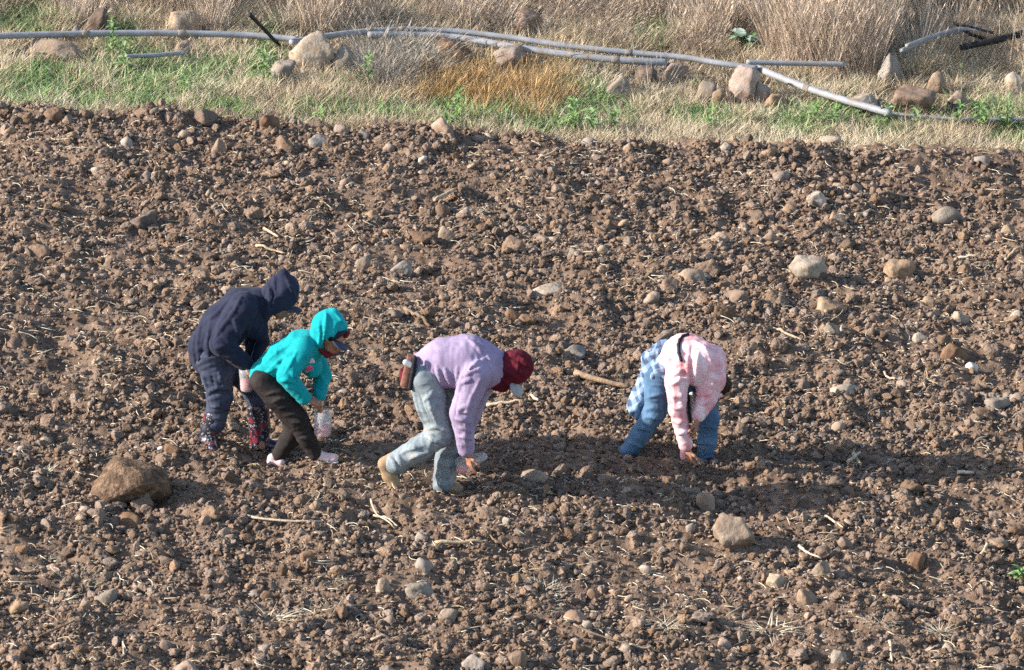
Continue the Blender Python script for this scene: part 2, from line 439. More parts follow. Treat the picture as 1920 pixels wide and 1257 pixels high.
# ------------------------------------------------------------------ people: materials
m_skin = pmat('skin', (0.28, 0.13, 0.08, 1), (0.36, 0.18, 0.115, 1), scale=20, rough=.55, bump=.15, bscale=120, spec=.35, dist=.004)
m_navy = pmat('navy_fleece', (0.014, 0.016, 0.034, 1), (0.024, 0.027, 0.052, 1), scale=9, rough=.95, bump=.14, bscale=70, sheen=.04, dist=.008)
m_slate = pmat('slate_trousers', (0.028, 0.034, 0.058, 1), (0.066, 0.077, 0.115, 1), scale=7, rough=.9, bump=.14, bscale=60, dist=.008)
m_teal = pmat('teal_fleece', (0.0, 0.235, 0.255, 1), (0.004, 0.325, 0.35, 1), scale=8, rough=.85, bump=.14, bscale=70, sheen=.04, dist=.008)
m_black = pmat('black_trousers', (0.016, 0.013, 0.013, 1), (0.034, 0.027, 0.026, 1), scale=9, rough=.85, bump=.14, bscale=60, dist=.008, dirt=((.24, .175, .12, 1), 6, 0.66))
m_lilac = pmat('lilac_shirt', (0.235, 0.18, 0.285, 1), (0.35, 0.285, 0.40, 1), scale=4, rough=.9, bump=.14, bscale=60, c3=(0.46, 0.39, 0.51, 1), dist=.008)
m_maroon = pmat('maroon_cloth', (0.070, 0.007, 0.014, 1), (0.115, 0.011, 0.022, 1), scale=10, rough=.95, bump=.14, bscale=90, dist=.006)
m_jean = pmat('faded_jeans', (0.14, 0.168, 0.19, 1), (0.285, 0.325, 0.342, 1), scale=6, rough=.9, bump=.14, bscale=70, c3=(0.32, 0.315, 0.28, 1), dist=.008, dirt=((.24, .175, .12, 1), 6, 0.58))
m_denim = pmat('blue_denim', (0.050, 0.105, 0.185, 1), (0.095, 0.175, 0.28, 1), scale=7, rough=.9, bump=.14, bscale=70, dist=.008, dirt=((.24, .175, .12, 1), 6, 0.64))
m_pinks = pmat('pink_shirt', (0.70, 0.25, 0.26, 1), (0.76, 0.48, 0.50, 1), scale=9, rough=.9, bump=.14, bscale=70, c3=(0.80, 0.63, 0.64, 1), dist=.008, bias=(.36, .54))
m_tan = pmat('tan_leather', (0.25, 0.165, 0.095, 1), (0.38, 0.27, 0.165, 1), scale=10, rough=.8, bump=.3, bscale=60, dist=.006, dirt=((.24, .175, .12, 1), 6, 0.55))
m_white = pmat('white_cloth', (0.50, 0.50, 0.50, 1), (0.66, 0.66, 0.65, 1), scale=10, rough=.85, bump=.2, bscale=60)
m_grey = pmat('grey_cap', (0.25, 0.25, 0.26, 1), (0.36, 0.36, 0.37, 1), scale=10, rough=.85, bump=.2, bscale=60)
m_dark = pmat('dark_cloth', (0.010, 0.010, 0.014, 1), (0.022, 0.022, 0.030, 1), scale=10, rough=.7, bump=.2, bscale=60)
m_shoe = pmat('pale_pink_shoe', (0.58, 0.38, 0.40, 1), (0.72, 0.58, 0.58, 1), scale=14, rough=.7, bump=.2, bscale=60)
m_red = pmat('red_cloth', (0.09, 0.008, 0.012, 1), (0.17, 0.016, 0.022, 1), scale=14, rough=.9, bump=.2, bscale=60)
m_hair = pmat('dark_hair', (0.012, 0.008, 0.006, 1), (0.03, 0.02, 0.014, 1), scale=40, rough=.6, bump=.5, bscale=120)
m_eye = pmat('eye', (0.6, 0.58, 0.55, 1), (0.7, 0.68, 0.65, 1), scale=10, rough=.2, bump=0)
m_leather = pmat('brown_leather', (0.13, 0.055, 0.038, 1), (0.23, 0.115, 0.08, 1), scale=14, rough=.7, bump=.3, bscale=60)
m_metal = pmat('dull_metal', (0.42, 0.43, 0.45, 1), (0.58, 0.59, 0.61, 1), scale=14, rough=.35, bump=.1, bscale=60)
m_seed = pmat('pink_seed', (0.55, 0.16, 0.16, 1), (0.72, 0.32, 0.29, 1), scale=120, rough=.8, bump=.8, bscale=160, dist=.006)
def flower_mat():
    m, N, L, b = new_mat('flowered_rubber')
    tc = N.new('ShaderNodeTexCoord')
    v1 = N.new('ShaderNodeTexVoronoi'); v1.inputs['Scale'].default_value = 13; L.new(tc.outputs['Object'], v1.inputs['Vector'])
    v2 = N.new('ShaderNodeTexVoronoi'); v2.inputs['Scale'].default_value = 40; L.new(tc.outputs['Object'], v2.inputs['Vector'])
    def less(o, t):
        x = N.new('ShaderNodeMath'); x.operation = 'LESS_THAN'; x.inputs[1].default_value = t; L.new(o, x.inputs[0]); return x.outputs[0]
    mx = N.new('ShaderNodeMix'); mx.data_type = 'RGBA'; mx.inputs['A'].default_value = (0.018, 0.017, 0.028, 1); mx.inputs['B'].default_value = (0.22, 0.21, 0.21, 1)
    L.new(less(v2.outputs['Distance'], .30), mx.inputs['Factor'])
    m2 = N.new('ShaderNodeMix'); m2.data_type = 'RGBA'; m2.inputs['B'].default_value = (0.17, 0.020, 0.032, 1)
    L.new(mx.outputs['Result'], m2.inputs['A']); L.new(less(v1.outputs['Distance'], .36), m2.inputs['Factor'])
    L.new(m2.outputs['Result'], b.inputs['Base Color']); b.inputs['Roughness'].default_value = .35
    return m
def plaid_mat():
    m, N, L, b = new_mat('blue_plaid')
    tc = N.new('ShaderNodeTexCoord'); sp = N.new('ShaderNodeSeparateXYZ')
    mp = N.new('ShaderNodeMapping'); mp.inputs['Rotation'].default_value = (0.3, 0.5, 0.2); nz = N.new('ShaderNodeTexNoise'); nz.inputs['Scale'].default_value = 7; L.new(tc.outputs['Object'], nz.inputs['Vector'])
    va = N.new('ShaderNodeVectorMath'); va.operation = 'MULTIPLY_ADD'; va.inputs[1].default_value = (.09, .09, .09); L.new(nz.outputs['Color'], va.inputs[0]); L.new(tc.outputs['Object'], va.inputs[2])
    L.new(va.outputs[0], mp.inputs['Vector']); L.new(mp.outputs[0], sp.inputs[0])
    def band(o, fr, t, ph=0):
        a = N.new('ShaderNodeMath'); a.operation = 'MULTIPLY_ADD'; a.inputs[1].default_value = fr; a.inputs[2].default_value = ph; L.new(o, a.inputs[0])
        f = N.new('ShaderNodeMath'); f.operation = 'FRACT'; L.new(a.outputs[0], f.inputs[0])
        g = N.new('ShaderNodeMath'); g.operation = 'LESS_THAN'; g.inputs[1].default_value = t; L.new(f.outputs[0], g.inputs[0]); return g.outputs[0]
    s = N.new('ShaderNodeMath'); s.operation = 'ADD'; L.new(band(sp.outputs[0], 13, .5), s.inputs[0]); L.new(band(sp.outputs[2], 13, .5), s.inputs[1])
    cr = N.new('ShaderNodeValToRGB'); cr.color_ramp.interpolation = 'CONSTANT'
    mu = N.new('ShaderNodeMath'); mu.operation = 'MULTIPLY'; mu.inputs[1].default_value = .4; L.new(s.outputs[0], mu.inputs[0]); L.new(mu.outputs[0], cr.inputs[0])
    e = cr.color_ramp.elements; e[0].color = (0.26, 0.35, 0.47, 1); e[1].position = .7; e[1].color = (0.06, 0.09, 0.17, 1)
    x = e.new(.3); x.color = (0.16, 0.24, 0.36, 1)
    L.new(cr.outputs[0], b.inputs['Base Color']); b.inputs['Roughness'].default_value = .9
    return m
m_flower, m_plaid = flower_mat(), plaid_mat()
def clear_mat():
    m, N, L, b = new_mat('clear_plastic')
    b.inputs['Base Color'].default_value = (.9, .9, .92, 1); b.inputs['Roughness'].default_value = .18; b.inputs['Specular IOR Level'].default_value = .7
    t = N.new('ShaderNodeBsdfTransparent'); t.inputs[0].default_value = (.95, .95, .96, 1)
    mx = N.new('ShaderNodeMixShader'); mx.inputs[0].default_value = .22
    L.new(t.outputs[0], mx.inputs[1]); L.new(b.outputs[0], mx.inputs[2]); L.new(mx.outputs[0], N['Material Output'].inputs['Surface'])
    return m
m_clear = clear_mat()

# ------------------------------------------------------------------ people: anatomy
def add_head(S, c, f, u, s=1.0):
    c = np.asarray(c, float); f = unit(f); u = np.asarray(u, float); u = unit(u-f*(u@f)); l = np.cross(u, f)
    A = (f, l, u); r = lambda *a: np.array(a)*s
    S.ell(c+u*.012*s, r(.096, .077, .108), A, .02)
    S.ell(c+f*.028*s-u*.062*s, r(.062, .056, .060), A, .03)                 # jaw
    S.ell(c+f*.068*s-u*.100*s, r(.022, .026, .018), A, .02)                 # chin
    S.bone(c+f*.088*s+u*.012*s, c+f*.112*s-u*.026*s, .010*s, .015*s, .012)  # nose
    S.bone(c+f*.084*s+l*.035*s+u*.026*s, c+f*.084*s-l*.035*s+u*.026*s, .010*s, .010*s, .015)
    for q in (-1, 1):
        S.ell(c+f*.094*s+l*.033*q*s+u*.006*s, r(.014, .018, .012), A, .010, cut=True)
        S.ell(c+l*.078*q*s-u*.008*s-f*.008*s, r(.020, .010, .032), A, .008)  # ears
    S.bone(c+f*.090*s+l*.022*s-u*.058*s, c+f*.090*s-l*.022*s-u*.058*s, .009*s, .009*s, .008)
    S.bone(c+f*.088*s+l*.020*s-u*.071*s, c+f*.088*s-l*.020*s-u*.071*s, .009*s, .009*s, .008)
    return [(c+f*.083*s+l*.033*q*s+u*.006*s) for q in (-1, 1)]
def add_hand(S, w, d, n, l, curl=(.35, .5, .4), s=1.0):
    """w wrist, d direction of the fingers, n palm side, l thumb side"""
    w = np.asarray(w, float); d = unit(d); n = np.asarray(n, float); n = unit(n-d*(n@d)); l0 = np.cross(d, n); l = l0 if l0@np.asarray(l, float) > 0 else -l0
    S.bone(w-d*.03*s, w+d*.03*s, .026*s, .028*s, .02, n, .75)
    S.bone(w+d*.02*s+l*.012*s, w+d*.082*s+l*.014*s, .026*s, .026*s, .015, n, .5)
    S.bone(w+d*.02*s-l*.012*s, w+d*.078*s-l*.016*s, .024*s, .024*s, .015, n, .5)
    for i, L in enumerate((.070, .080, .074, .058)):
        p = w+d*(.083-.004*abs(i-1))*s+l*(.029-.0195*i)*s
        a = 0; dd = unit(d+l*(.10-.07*i))
        for j, (fr, rr) in enumerate(((.42, .0092), (.32, .0085), (.26, .0076))):
            a += curl[j]*(1+.15*i)
            e = p+(dd*math.cos(a)+n*math.sin(a))*L*fr*s
            S.bone(p, e, rr*s, (rr-.0007)*s, .004); p = e
    p = w+d*.025*s+l*.022*s
    for dv, L, rr in ((d*.55+l*.75+n*.25, .045, .0125), (d*.85+l*.30+n*.45, .034, .0105), (d*.9+l*.05+n*.45, .026, .009)):
        e = p+unit(dv)*L*s; S.bone(p, e, rr*s, (rr-.001)*s, .008); p = e
def px(v): return v*mpp(-2.6)                           # pixels to metres where the people stand
def person(name_loc, label):
    r = empty('person', name_loc); tag(r, label, 'person', 'people sowing by hand in a line'); return r
def child(root, name, solid, mat, parent=None):
    org = np.array(root.location)
    me = solid.mesh(name, mat, org)
    return link(name, me, (0, 0, 0), parent or root)
def folded(root, name, solid, mat, strokes, valleys=(), parent=None, r=.014):
    """first the plain garment, then ridges and creases laid along its surface"""
    org = np.array(root.location); tmp = solid.mesh(name, mat, org)
    b = BVHTree.FromPolygons([v.co+Vector(org) for v in tmp.vertices], [tuple(p.vertices) for p in tmp.polygons]); bpy.data.meshes.remove(tmp); plain = list(solid.p)
    for cut, L in ((False, strokes), (True, valleys)):
        for st in L:
            pts = [st[i]+(np.array(st[i+1])-np.array(st[i]))*t for i in range(len(st)-1) for t in (0, .34, .67)]+[np.array(st[-1])]
            h = [surf(b, *p) for p in pts]; h = [q for q in h if q is not None]
            for i in range(len(h)-1):
                t0, t1 = i/len(h), (i+1)/len(h); w = lambda t: r*(.35+.65*math.sin(math.pi*min(1, t*.9+.1)))
                if np.linalg.norm(h[i][0]-h[i+1][0]) > .12: continue
                if cut: solid.bone(h[i][0]+h[i][1]*.003, h[i+1][0]+h[i+1][1]*.003, w(t0)*.85, w(t1)*.85, .007, cut=True)
                else: solid.bone(h[i][0]-h[i][1]*.002, h[i+1][0]-h[i+1][1]*.002, w(t0), w(t1), .012)
    me = solid.mesh(name, mat, org); solid.p = plain
    return link(name, me, (0, 0, 0), parent or root)
def ax_of(f, u):
    f = unit(f); u = np.asarray(u, float); u = unit(u-f*(u@f)); return (f, np.cross(u, f), u)
LATY = (0, 1, 0)

# ---- person in navy
def build_navy():
    y = Y_NAVY; Q = lambda a, b, d=0.0: P(a, b, y+d)
    root = person(G(437, 838), 'person in navy hooded jacket and flowered rubber boots, bending')
    J = Solid(.0085)
    J.chain([Q(394, 655), Q(420, 612), Q(455, 582), Q(484, 572)], [px(39), px(41), px(40), px(31)], .05, LATY, 1.12)
    J.bone(Q(394, 650), Q(396, 672), px(38), px(36), .04, LATY, 1.12)
    J.chain([Q(456, 574, -.15), Q(414, 645, -.24), Q(458, 680, -.19)], [px(27), px(21), px(15)], .022, rip=(.004, 4))
    J.chain([Q(474, 578, .16), Q(484, 640, .22), Q(468, 684, .10)], [px(25), px(19), px(14)], .03)
    J.bone(Q(470, 590, -.02), Q(484, 618, -.04), px(30), px(20), .05)
    J.plane(Q(396, 694), (-.05, 0, -1))
    J.wrinkle(.004, (9, 9, 18), 1).wrinkle(.002, (26, 26, 9), 2)
    jk = folded(root, 'jacket', J, m_navy, [[(452, 558), (438, 585), (418, 612), (403, 634)], [(405, 652), (420, 652), (436, 658)], [(412, 666), (428, 668), (444, 672)], [(424, 638), (438, 646), (450, 655)],
        [(380, 600), (371, 640), (374, 686)], [(394, 606), (389, 645), (394, 688)], [(430, 560), (410, 585), (392, 600)], [(470, 598), (464, 625), (462, 650)], [(440, 600), (446, 620), (450, 640)], [(366, 620), (362, 655), (366, 680)]],
        [[(404, 612), (396, 640), (402, 662)], [(420, 690), (404, 688), (380, 686)], [(430, 624), (446, 634), (456, 648)], [(384, 615), (380, 650), (384, 684)]])
    H = Solid(.0075)
    f, u = (.80, -.22, -.62), (.55, 0, .83); A = ax_of(f, u)
    H.ell(Q(528, 551), (px(32), px(34), px(40)), ax_of((.9, -.1, -.3), (.12, 0, 1)), .02)
    H.bone(Q(528, 535), Q(530, 516), px(25), px(12), .03)
    H.chain([Q(512, 556), Q(501, 578, -.03), Q(492, 598, -.05)], [px(24), px(16), px(8)], .02, LATY, 1.7)
    H.ell(Q(546, 600, -.06), (px(44), px(32), px(24)), ax_of((.97, 0, .22), (-.22, 0, .97)), .012, cut=True)
    H.wrinkle(.007, (22, 9, 7), 4)
    folded(root, 'hood', H, m_navy, [[(503, 534), (509, 562), (502, 590)], [(518, 512), (515, 540), (508, 566)], [(536, 520), (548, 545), (556, 566)]], [[(510, 530), (514, 556), (506, 584)], [(500, 536), (494, 560), (490, 580)]], jk, r=.011)
    Z = Solid(.006); Z.chain([Q(488, 600, -.19), Q(476, 640, -.20), Q(467, 680, -.2)], [.006]*3, .01)
    b = bvh_of(jk, root.location)
    pts = [surf(b, *p) for p in ((494, 606), (486, 622), (480, 640), (474, 658), (470, 672))]
    pts = [p[0]+p[1]*.002 for p in pts if p]
    if len(pts) > 2:
        Z = Solid(.004); Z.chain(pts, [.005]*len(pts), .005); child(root, 'zip', Z, m_slate, jk)
    T = Solid(.0085)
    T.chain([Q(398, 668, -.06), Q(408, 700, -.08), Q(412, 745, -.10), Q(404, 792, -.10)], [px(36), px(30), px(23), px(19)], .03, rip=(.006, 3))
    T.chain([Q(410, 670, .06), Q(462, 705, .10), Q(482, 745, .12), Q(486, 790, .11)], [px(36), px(27), px(20), px(17)], .03, rip=(.005, 3))
    T.wrinkle(.004, (8, 8, 22), 5).wrinkle(.002, (28, 28, 9), 6)
    folded(root, 'trousers', T, m_slate, [[(388, 736), (408, 727), (428, 730)], [(390, 750), (410, 744), (432, 748)], [(394, 763), (412, 762), (428, 768)], [(380, 700), (386, 722), (392, 740)], [(410, 700), (420, 722)], [(468, 735), (484, 740), (498, 738)]],
        [[(390, 743), (410, 736), (430, 740)], [(396, 700), (402, 724)]])
    for pts, rad in (([Q(403, 780, -.10), Q(394, 806, -.10), Q(390, 826, -.11)], [px(20), px(18), px(17)]),
                     ([Q(484, 764, .11), Q(487, 800, .11), Q(487, 830, .10)], [px(21), px(20), px(17)])):
        Bt = Solid(.0075); Bt.chain(pts, rad, .02)
        e = pts[-1]
        if rad[0] == px(20): toe = e+np.array([.04, -.15, -.015])
        else: toe = e+np.array([.13, -.04, -.02])
        Bt.bone(e+np.array([0, 0, -.005]), toe, .058, .045, .03)
        Bt.plane(e+np.array([0, 0, -.055]), (0, 0, -1))
        child(root, 'boot', Bt, m_flower)
    C = Solid(.0065); C.ell(Q(546, 579, -.05), (px(21), px(17), px(3.6)), ax_of((.96, -.1, -.22), (.22, 0, .97)), .01)
    child(root, 'cap_brim', C, m_slate)
    Bd = Solid(.0065); Bd.grow(J, .78).grow(T, .78)
    for e in (Q(390, 826, -.11), Q(487, 830, .10)): Bd.bone(e+np.array([0, 0, .1]), e+np.array([.02, -.05, -.01]), .04, .035)
    Bd.bone(Q(490, 575), Q(520, 562), .05, .05)
    ey = add_head(Bd, Q(528, 566, -.01), f, u)
    add_hand(Bd, Q(461, 686, -.20), (.12, -.1, -1), (.9, .1, .2), (0, -1, 0), (.5, .8, .6))
    add_hand(Bd, Q(466, 690, .09), (.2, -.1, -1), (.9, .1, .2), (0, -1, 0), (.4, .6, .5))
    child(root, 'body', Bd, m_skin)
    for e in ey: S = Solid(.003); S.ell(e, (.011, .011, .011)); child(root, 'eye', S, m_eye)

# ---- person in teal
def build_teal():
    y = Y_TEAL; Q = lambda a, b, d=0.0: P(a, b, y+d)
    root = person(G(560, 868), 'small person in bright turquoise hooded jacket, dark cap and pink shoes, stepping forward')
    J = Solid(.008)
    J.chain([Q(496, 698), Q(530, 672), Q(566, 653), Q(588, 644)], [px(25), px(30), px(32), px(24)], .05, LATY, 1.08)
    J.bone(Q(570, 668), Q(586, 690), px(27), px(18), .05)
    J.chain([Q(570, 652, -.11), Q(538, 706, -.18), Q(570, 746, -.15)], [px(22), px(18), px(13)], .018, rip=(.003, 4))
    J.chain([Q(590, 662, .12), Q(604, 706, .15), Q(598, 742, .0)], [px(20), px(16), px(12)], .03, rip=(.005, 3))
    J.bone(Q(488, 706), Q(512, 714), px(20), px(17), .03, LATY, 1.2)
    J.wrinkle(.004, (20, 9, 12), 11).wrinkle(.002, (12, 12, 30), 12)
    jk = folded(root, 'jacket', J, m_teal, [[(506, 694), (526, 674), (546, 662)], [(492, 704), (512, 692), (526, 686)], [(528, 714), (540, 713), (552, 718)], [(534, 724), (548, 728), (562, 738)], [(545, 698), (554, 706), (564, 716)],
        [(498, 680), (520, 660), (544, 646)], [(590, 662), (586, 678), (582, 692)], [(556, 660), (546, 680), (534, 700)], [(598, 700), (606, 712), (612, 722)], [(478, 706), (496, 714), (514, 718)]],
        [[(526, 690), (538, 676), (550, 668)], [(520, 704), (512, 712), (508, 720)], [(536, 718), (550, 722), (560, 728)], [(484, 710), (500, 700)]], r=.010)
    f, u = (.74, -.42, -.52), (.35, 0, .93); A = ax_of(f, u)
    H = Solid(.007)
    H.ell(Q(617, 617), (px(34), px(33), px(37)), ax_of((.9, -.3, -.1), (.1, 0, 1)), .02)
    H.bone(Q(616, 604), Q(625, 588), px(22), px(9), .03)
    H.chain([Q(598, 636), Q(592, 650)], [px(22), px(15)], .03, LATY, 1.4)
    H.ell(Q(645, 654, -.10), (px(46), px(36), px(30)), ax_of((.75, 0, .66), (-.66, 0, .75)), .008, cut=True)
    H.ell(Q(622, 634, -.04), (px(26), px(25), px(30)), ax_of((.9, -.3, -.1), (.1, 0, 1)), .006, cut=True)
    H.wrinkle(.006, (20, 9, 9), 14)
    folded(root, 'hood', H, m_teal, [[(598, 604), (600, 628), (596, 652)], [(612, 590), (610, 612), (606, 636)], [(630, 590), (640, 602), (648, 614)]], [[(604, 602), (605, 626), (601, 648)]], jk, r=.010)
    b = bvh_of(jk, root.location)
    for i, (a, c, r1, m, nm) in enumerate(((583, 677, 7, m_white, 'chest_print'), (580, 690, 8, m_shoe, 'chest_print'), (575, 696, 5, m_red, 'chest_print'))):
        h = surf(b, a, c)
        if h is not None:
            S = Solid(.004); t = unit(np.cross(h[1], (0, 0, 1)))
            S.ell(h[0], (.006, px(r1), px(r1)), (h[1], t, np.cross(h[1], t)), .01); S.wrinkle(.004, (40, 40, 40), i, False)
            mm = pmat('print_%d' % i, *(((.6, .5, .52, 1), (.7, .6, .62, 1)) if i == 0 else ((.6, .12, .2, 1), (.66, .25, .32, 1))), rough=.8, bump=0)
            child(root, nm, S, mm, jk)
    T = Solid(.008)
    T.chain([Q(494, 714, -.06), Q(522, 745, -.08), Q(556, 785, -.10), Q(574, 818, -.09), Q(590, 850, -.07)], [px(25), px(25), px(20), px(17), px(14)], .03, rip=(.004, 3))
    T.chain([Q(500, 716, .06), Q(556, 795, .10), Q(542, 825, .10), Q(519, 860, .09)], [px(24), px(19), px(17), px(13)], .03, rip=(.004, 3))
    T.wrinkle(.003, (8, 8, 24), 15).wrinkle(.002, (26, 26, 12), 16)
    folded(root, 'trousers', T, m_black, [[(498, 742), (514, 736), (532, 736)], [(508, 756), (526, 748), (546, 750)], [(534, 780), (552, 776), (572, 784)], [(546, 794), (562, 792), (577, 800)], [(562, 822), (574, 822), (586, 828)], [(524, 766), (540, 764), (556, 768)]],
        [[(540, 787), (556, 784), (574, 792)]], r=.009)
    for pts, up in (((Q(598, 858, -.07), Q(626, 859, -.09)), .05), ((Q(512, 866, .08), Q(526, 868, .05)), 0)):
        S = Solid(.006); S.bone(pts[0], pts[1], px(11), px(8.5), .02, LATY, .85); S.bone(pts[0], pts[0]+np.array([-.005, 0, .03]), px(10), px(9), .02)
        sh = child(root, 'shoe', S, m_shoe)
        S = Solid(.006); dn = np.array([0, 0, -.032]); S.bone(pts[0]+dn, pts[1]+dn+np.array([.012, 0, 0]), .028, .026, .01, (0, 0, 1), .45)
        child(root, 'sole', S, m_white, sh)
    C = Solid(.006); C.ell(Q(627, 624, -.03), (px(23), px(21), px(20)), A, .01); C.plane(Q(627, 632, -.03), (.45, 0, -1))
    cp = child(root, 'cap', C, m_dark)
    C = Solid(.006); C.ell(Q(637, 647, -.11), (px(17), px(16), px(3.4)), ax_of((.72, -.55, -.55), (.45, 0, .9)), .01)
    child(root, 'cap_brim', C, m_slate, cp)
    C = Solid(.006); C.ell(Q(650, 628, -.03), (px(4), px(8), px(9)), A, .01); child(root, 'cap_badge', C, m_red, cp)
    C = Solid(.006); C.chain([Q(600, 656, -.10), Q(612, 666, -.09), Q(626, 664, -.05)], [px(4), px(4.5), px(3.2)], .02); C.wrinkle(.004, (25, 25, 25), 3)
    child(root, 'scarf', C, m_red)
    Bd = Solid(.006); Bd.grow(J, .78).grow(T, .78)
    for e in (Q(598, 858, -.07), Q(512, 866, .08)): Bd.bone(e+np.array([0, 0, .04]), e+np.array([.03, 0, 0]), .02, .02)
    Bd.bone(Q(590, 645), Q(612, 635, -.01), .045, .045)
    ey = add_head(Bd, Q(621, 636, -.02), f, u, .92)
    add_hand(Bd, Q(577, 750, -.15), (.95, .15, -.35), (.1, .4, -.9), (0, 1, .2), (.45, .7, .5), .9)
    add_hand(Bd, Q(598, 750, -.02), (.2, -.5, -.75), (-.6, -.4, -.4), (0, -.6, .4), (.4, .6, .5), .9)
    child(root, 'body', Bd, m_skin)
    for e in ey: S = Solid(.003); S.ell(e, (.010, .010, .010)); child(root, 'eye', S, m_eye)

# ---- person in lilac shirt
def build_man():
    y = Y_MAN; Q = lambda a, b, d=0.0: P(a, b, y+d)
    root = person(G(785, 918), 'person in faded lilac shirt and maroon hood, bent low over the soil')
    J = Solid(.0085)
    J.chain([Q(790, 691), Q(832, 681), Q(876, 678), Q(906, 687), Q(930, 690)], [px(29), px(44), px(47), px(43), px(27)], .05, LATY, 1.0)
    J.chain([Q(892, 702, -.16), Q(866, 775, -.23), Q(874, 842, -.19)], [px(30), px(21), px(15.5)], .022, rip=(.004, 5))
    J.chain([Q(906, 704, .14), Q(880, 775, .15), Q(866, 832, .08)], [px(28), px(20), px(15)], .03)
    for i, (a, c, d2, e) in enumerate(((815, 690, 822, 722), (838, 690, 840, 727), (855, 685, 856, 730), (798, 690, 800, 712))):   # shirt hanging in folds below the belly
        J.bone(Q(a, c, -.06), Q(d2, e, -.05), px(10), px(3), .02)
    J.wrinkle(.004, (26, 14, 5), 21).wrinkle(.002, (40, 20, 9), 22)
    jk = folded(root, 'shirt', J, m_lilac, [[(782, 680), (790, 698), (796, 712)], [(798, 676), (806, 702), (813, 722)], [(818, 686), (824, 708), (827, 728)], [(834, 692), (842, 712), (848, 730)], [(858, 690), (856, 712), (853, 730)], [(872, 694), (864, 715), (860, 732)],
        [(880, 692), (894, 680), (908, 674)], [(868, 706), (884, 696), (900, 692)], [(860, 724), (870, 716), (882, 712)], [(856, 772), (868, 764), (880, 762)], [(856, 786), (868, 788), (882, 792)], [(860, 802), (872, 804), (884, 810)], [(862, 820), (872, 818), (884, 824)],
        [(900, 712), (884, 745), (874, 775), (872, 832)], [(900, 650), (912, 662), (920, 680)], [(882, 640), (896, 652), (904, 664)]],
        [[(790, 682), (800, 704), (805, 716)], [(812, 688), (817, 710), (820, 724)], [(828, 698), (834, 716), (838, 728)], [(876, 700), (888, 690), (902, 684)], [(858, 779), (870, 778), (882, 778)], [(862, 735), (856, 760), (854, 780)]])
    S = Solid(.006); S.bone(Q(861, 828, .10), Q(858, 842, .10), px(13), px(14), .01); child(root, 'cuff', S, m_maroon, jk)
    S = Solid(.007); S.chain([Q(778, 704), Q(800, 712)], [px(29), px(32)], .02, LATY, 1.02); S.plane(Q(790, 700), (.2, 0, 1))
    child(root, 'undershirt', S, m_maroon)
    f, u = (.55, -.06, -.83), (.83, 0, .55); A = ax_of(f, u)
    H = Solid(.007)
    H.ell(Q(967, 688), (px(31), px(30), px(33)), A, .02)
    H.chain([Q(952, 690), Q(934, 706), Q(944, 722)], [px(28), px(26), px(12)], .03, LATY, 1.0)
    H.ell(Q(978, 742, -.03), (px(30), px(27), px(22)), ax_of((.9, 0, .43), (-.43, 0, .9)), .01, cut=True)
    H.wrinkle(.006, (18, 14, 18), 24)
    folded(root, 'hood', H, m_maroon, [[(946, 672), (964, 680), (984, 702)], [(952, 662), (974, 668), (994, 690)], [(940, 690), (958, 700), (974, 712)], [(934, 706), (946, 716), (956, 724)]], [[(948, 668), (968, 674), (990, 696)], [(940, 682), (960, 691), (978, 708)]], r=.011)
    C = Solid(.006); C.ell(Q(968, 727, -.05), (px(18), px(18), px(4.5)), ax_of((.45, -.25, -.85), (.75, -.45, .45)), .01)
    child(root, 'cap_brim', C, m_grey)
    T = Solid(.0085)
    T.chain([Q(796, 710, -.08), Q(808, 752, -.10), Q(826, 814, -.12), Q(786, 842, -.11), Q(742, 868, -.10)], [px(31), px(28), px(23), px(22), px(21)], .03, rip=(.006, 3))
    T.chain([Q(812, 712, .06), Q(842, 770, .08), Q(850, 815, .09), Q(838, 862, .09), Q(831, 908, .09)], [px(33), px(27), px(23), px(22), px(21)], .03, rip=(.006, 2))
    T.bone(Q(785, 704), Q(800, 712), px(25), px(30), .04, LATY, 1.15)
    T.wrinkle(.004, (20, 9, 9), 25).wrinkle(.002, (12, 12, 30), 26)
    folded(root, 'jeans', T, m_jean, [[(812, 800), (826, 802), (842, 810)], [(798, 820), (812, 826), (830, 832)], [(800, 738), (808, 765), (818, 792)], [(778, 740), (784, 768), (794, 792)], [(790, 800), (800, 808), (812, 816)], [(748, 852), (770, 842), (794, 836)],
        [(732, 858), (738, 868), (746, 882)], [(744, 852), (750, 864), (758, 876)], [(824, 868), (826, 890), (829, 906)], [(840, 866), (842, 890), (844, 908)], [(814, 730), (806, 742), (794, 752)], [(770, 860), (790, 852), (808, 846)]],
        [[(806, 808), (820, 814), (836, 820)], [(788, 742), (796, 768), (806, 790)], [(738, 856), (746, 868)], [(790, 812), (780, 820), (772, 830)]])
    S = Solid(.007); S.chain([Q(722, 870, -.10), Q(730, 892, -.10), Q(741, 910, -.11)], [px(13), px(13), px(11)], .02, LATY, .8)
    S.bone(Q(722, 870, -.10), Q(735, 862, -.10), px(12), px(13), .02); child(root, 'boot', S, m_tan)
    S = Solid(.007); S.bone(Q(832, 913, .08), Q(858, 918, .05), px(14), px(11), .02); child(root, 'boot', S, m_tan)
    S = Solid(.005); S.chain([Q(770, 668, -.09), Q(765, 697, -.11), Q(760, 722, -.12)], [px(13), px(13.5), px(12)], .01, (0, 1, 0), .75)
    S.plane(Q(771, 668, -.1), (.2, 0, 1)); S.plane(Q(760, 722, -.1), (-.2, 0, -1)); S.plane(Q(764, 700, -.155), (0, -1, 0)); S.plane(Q(756, 697, -.1), (-1, 0, .25)); S.plane(Q(774, 697, -.1), (1, 0, -.25))
    pc = child(root, 'belt_pouch', S, m_leather)
    S = Solid(.005); S.bone(Q(761, 680, -.15), Q(771, 685, -.15), px(6), px(6), .01, (0, 1, 0), .6); child(root, 'pouch_clip', S, m_metal, pc)
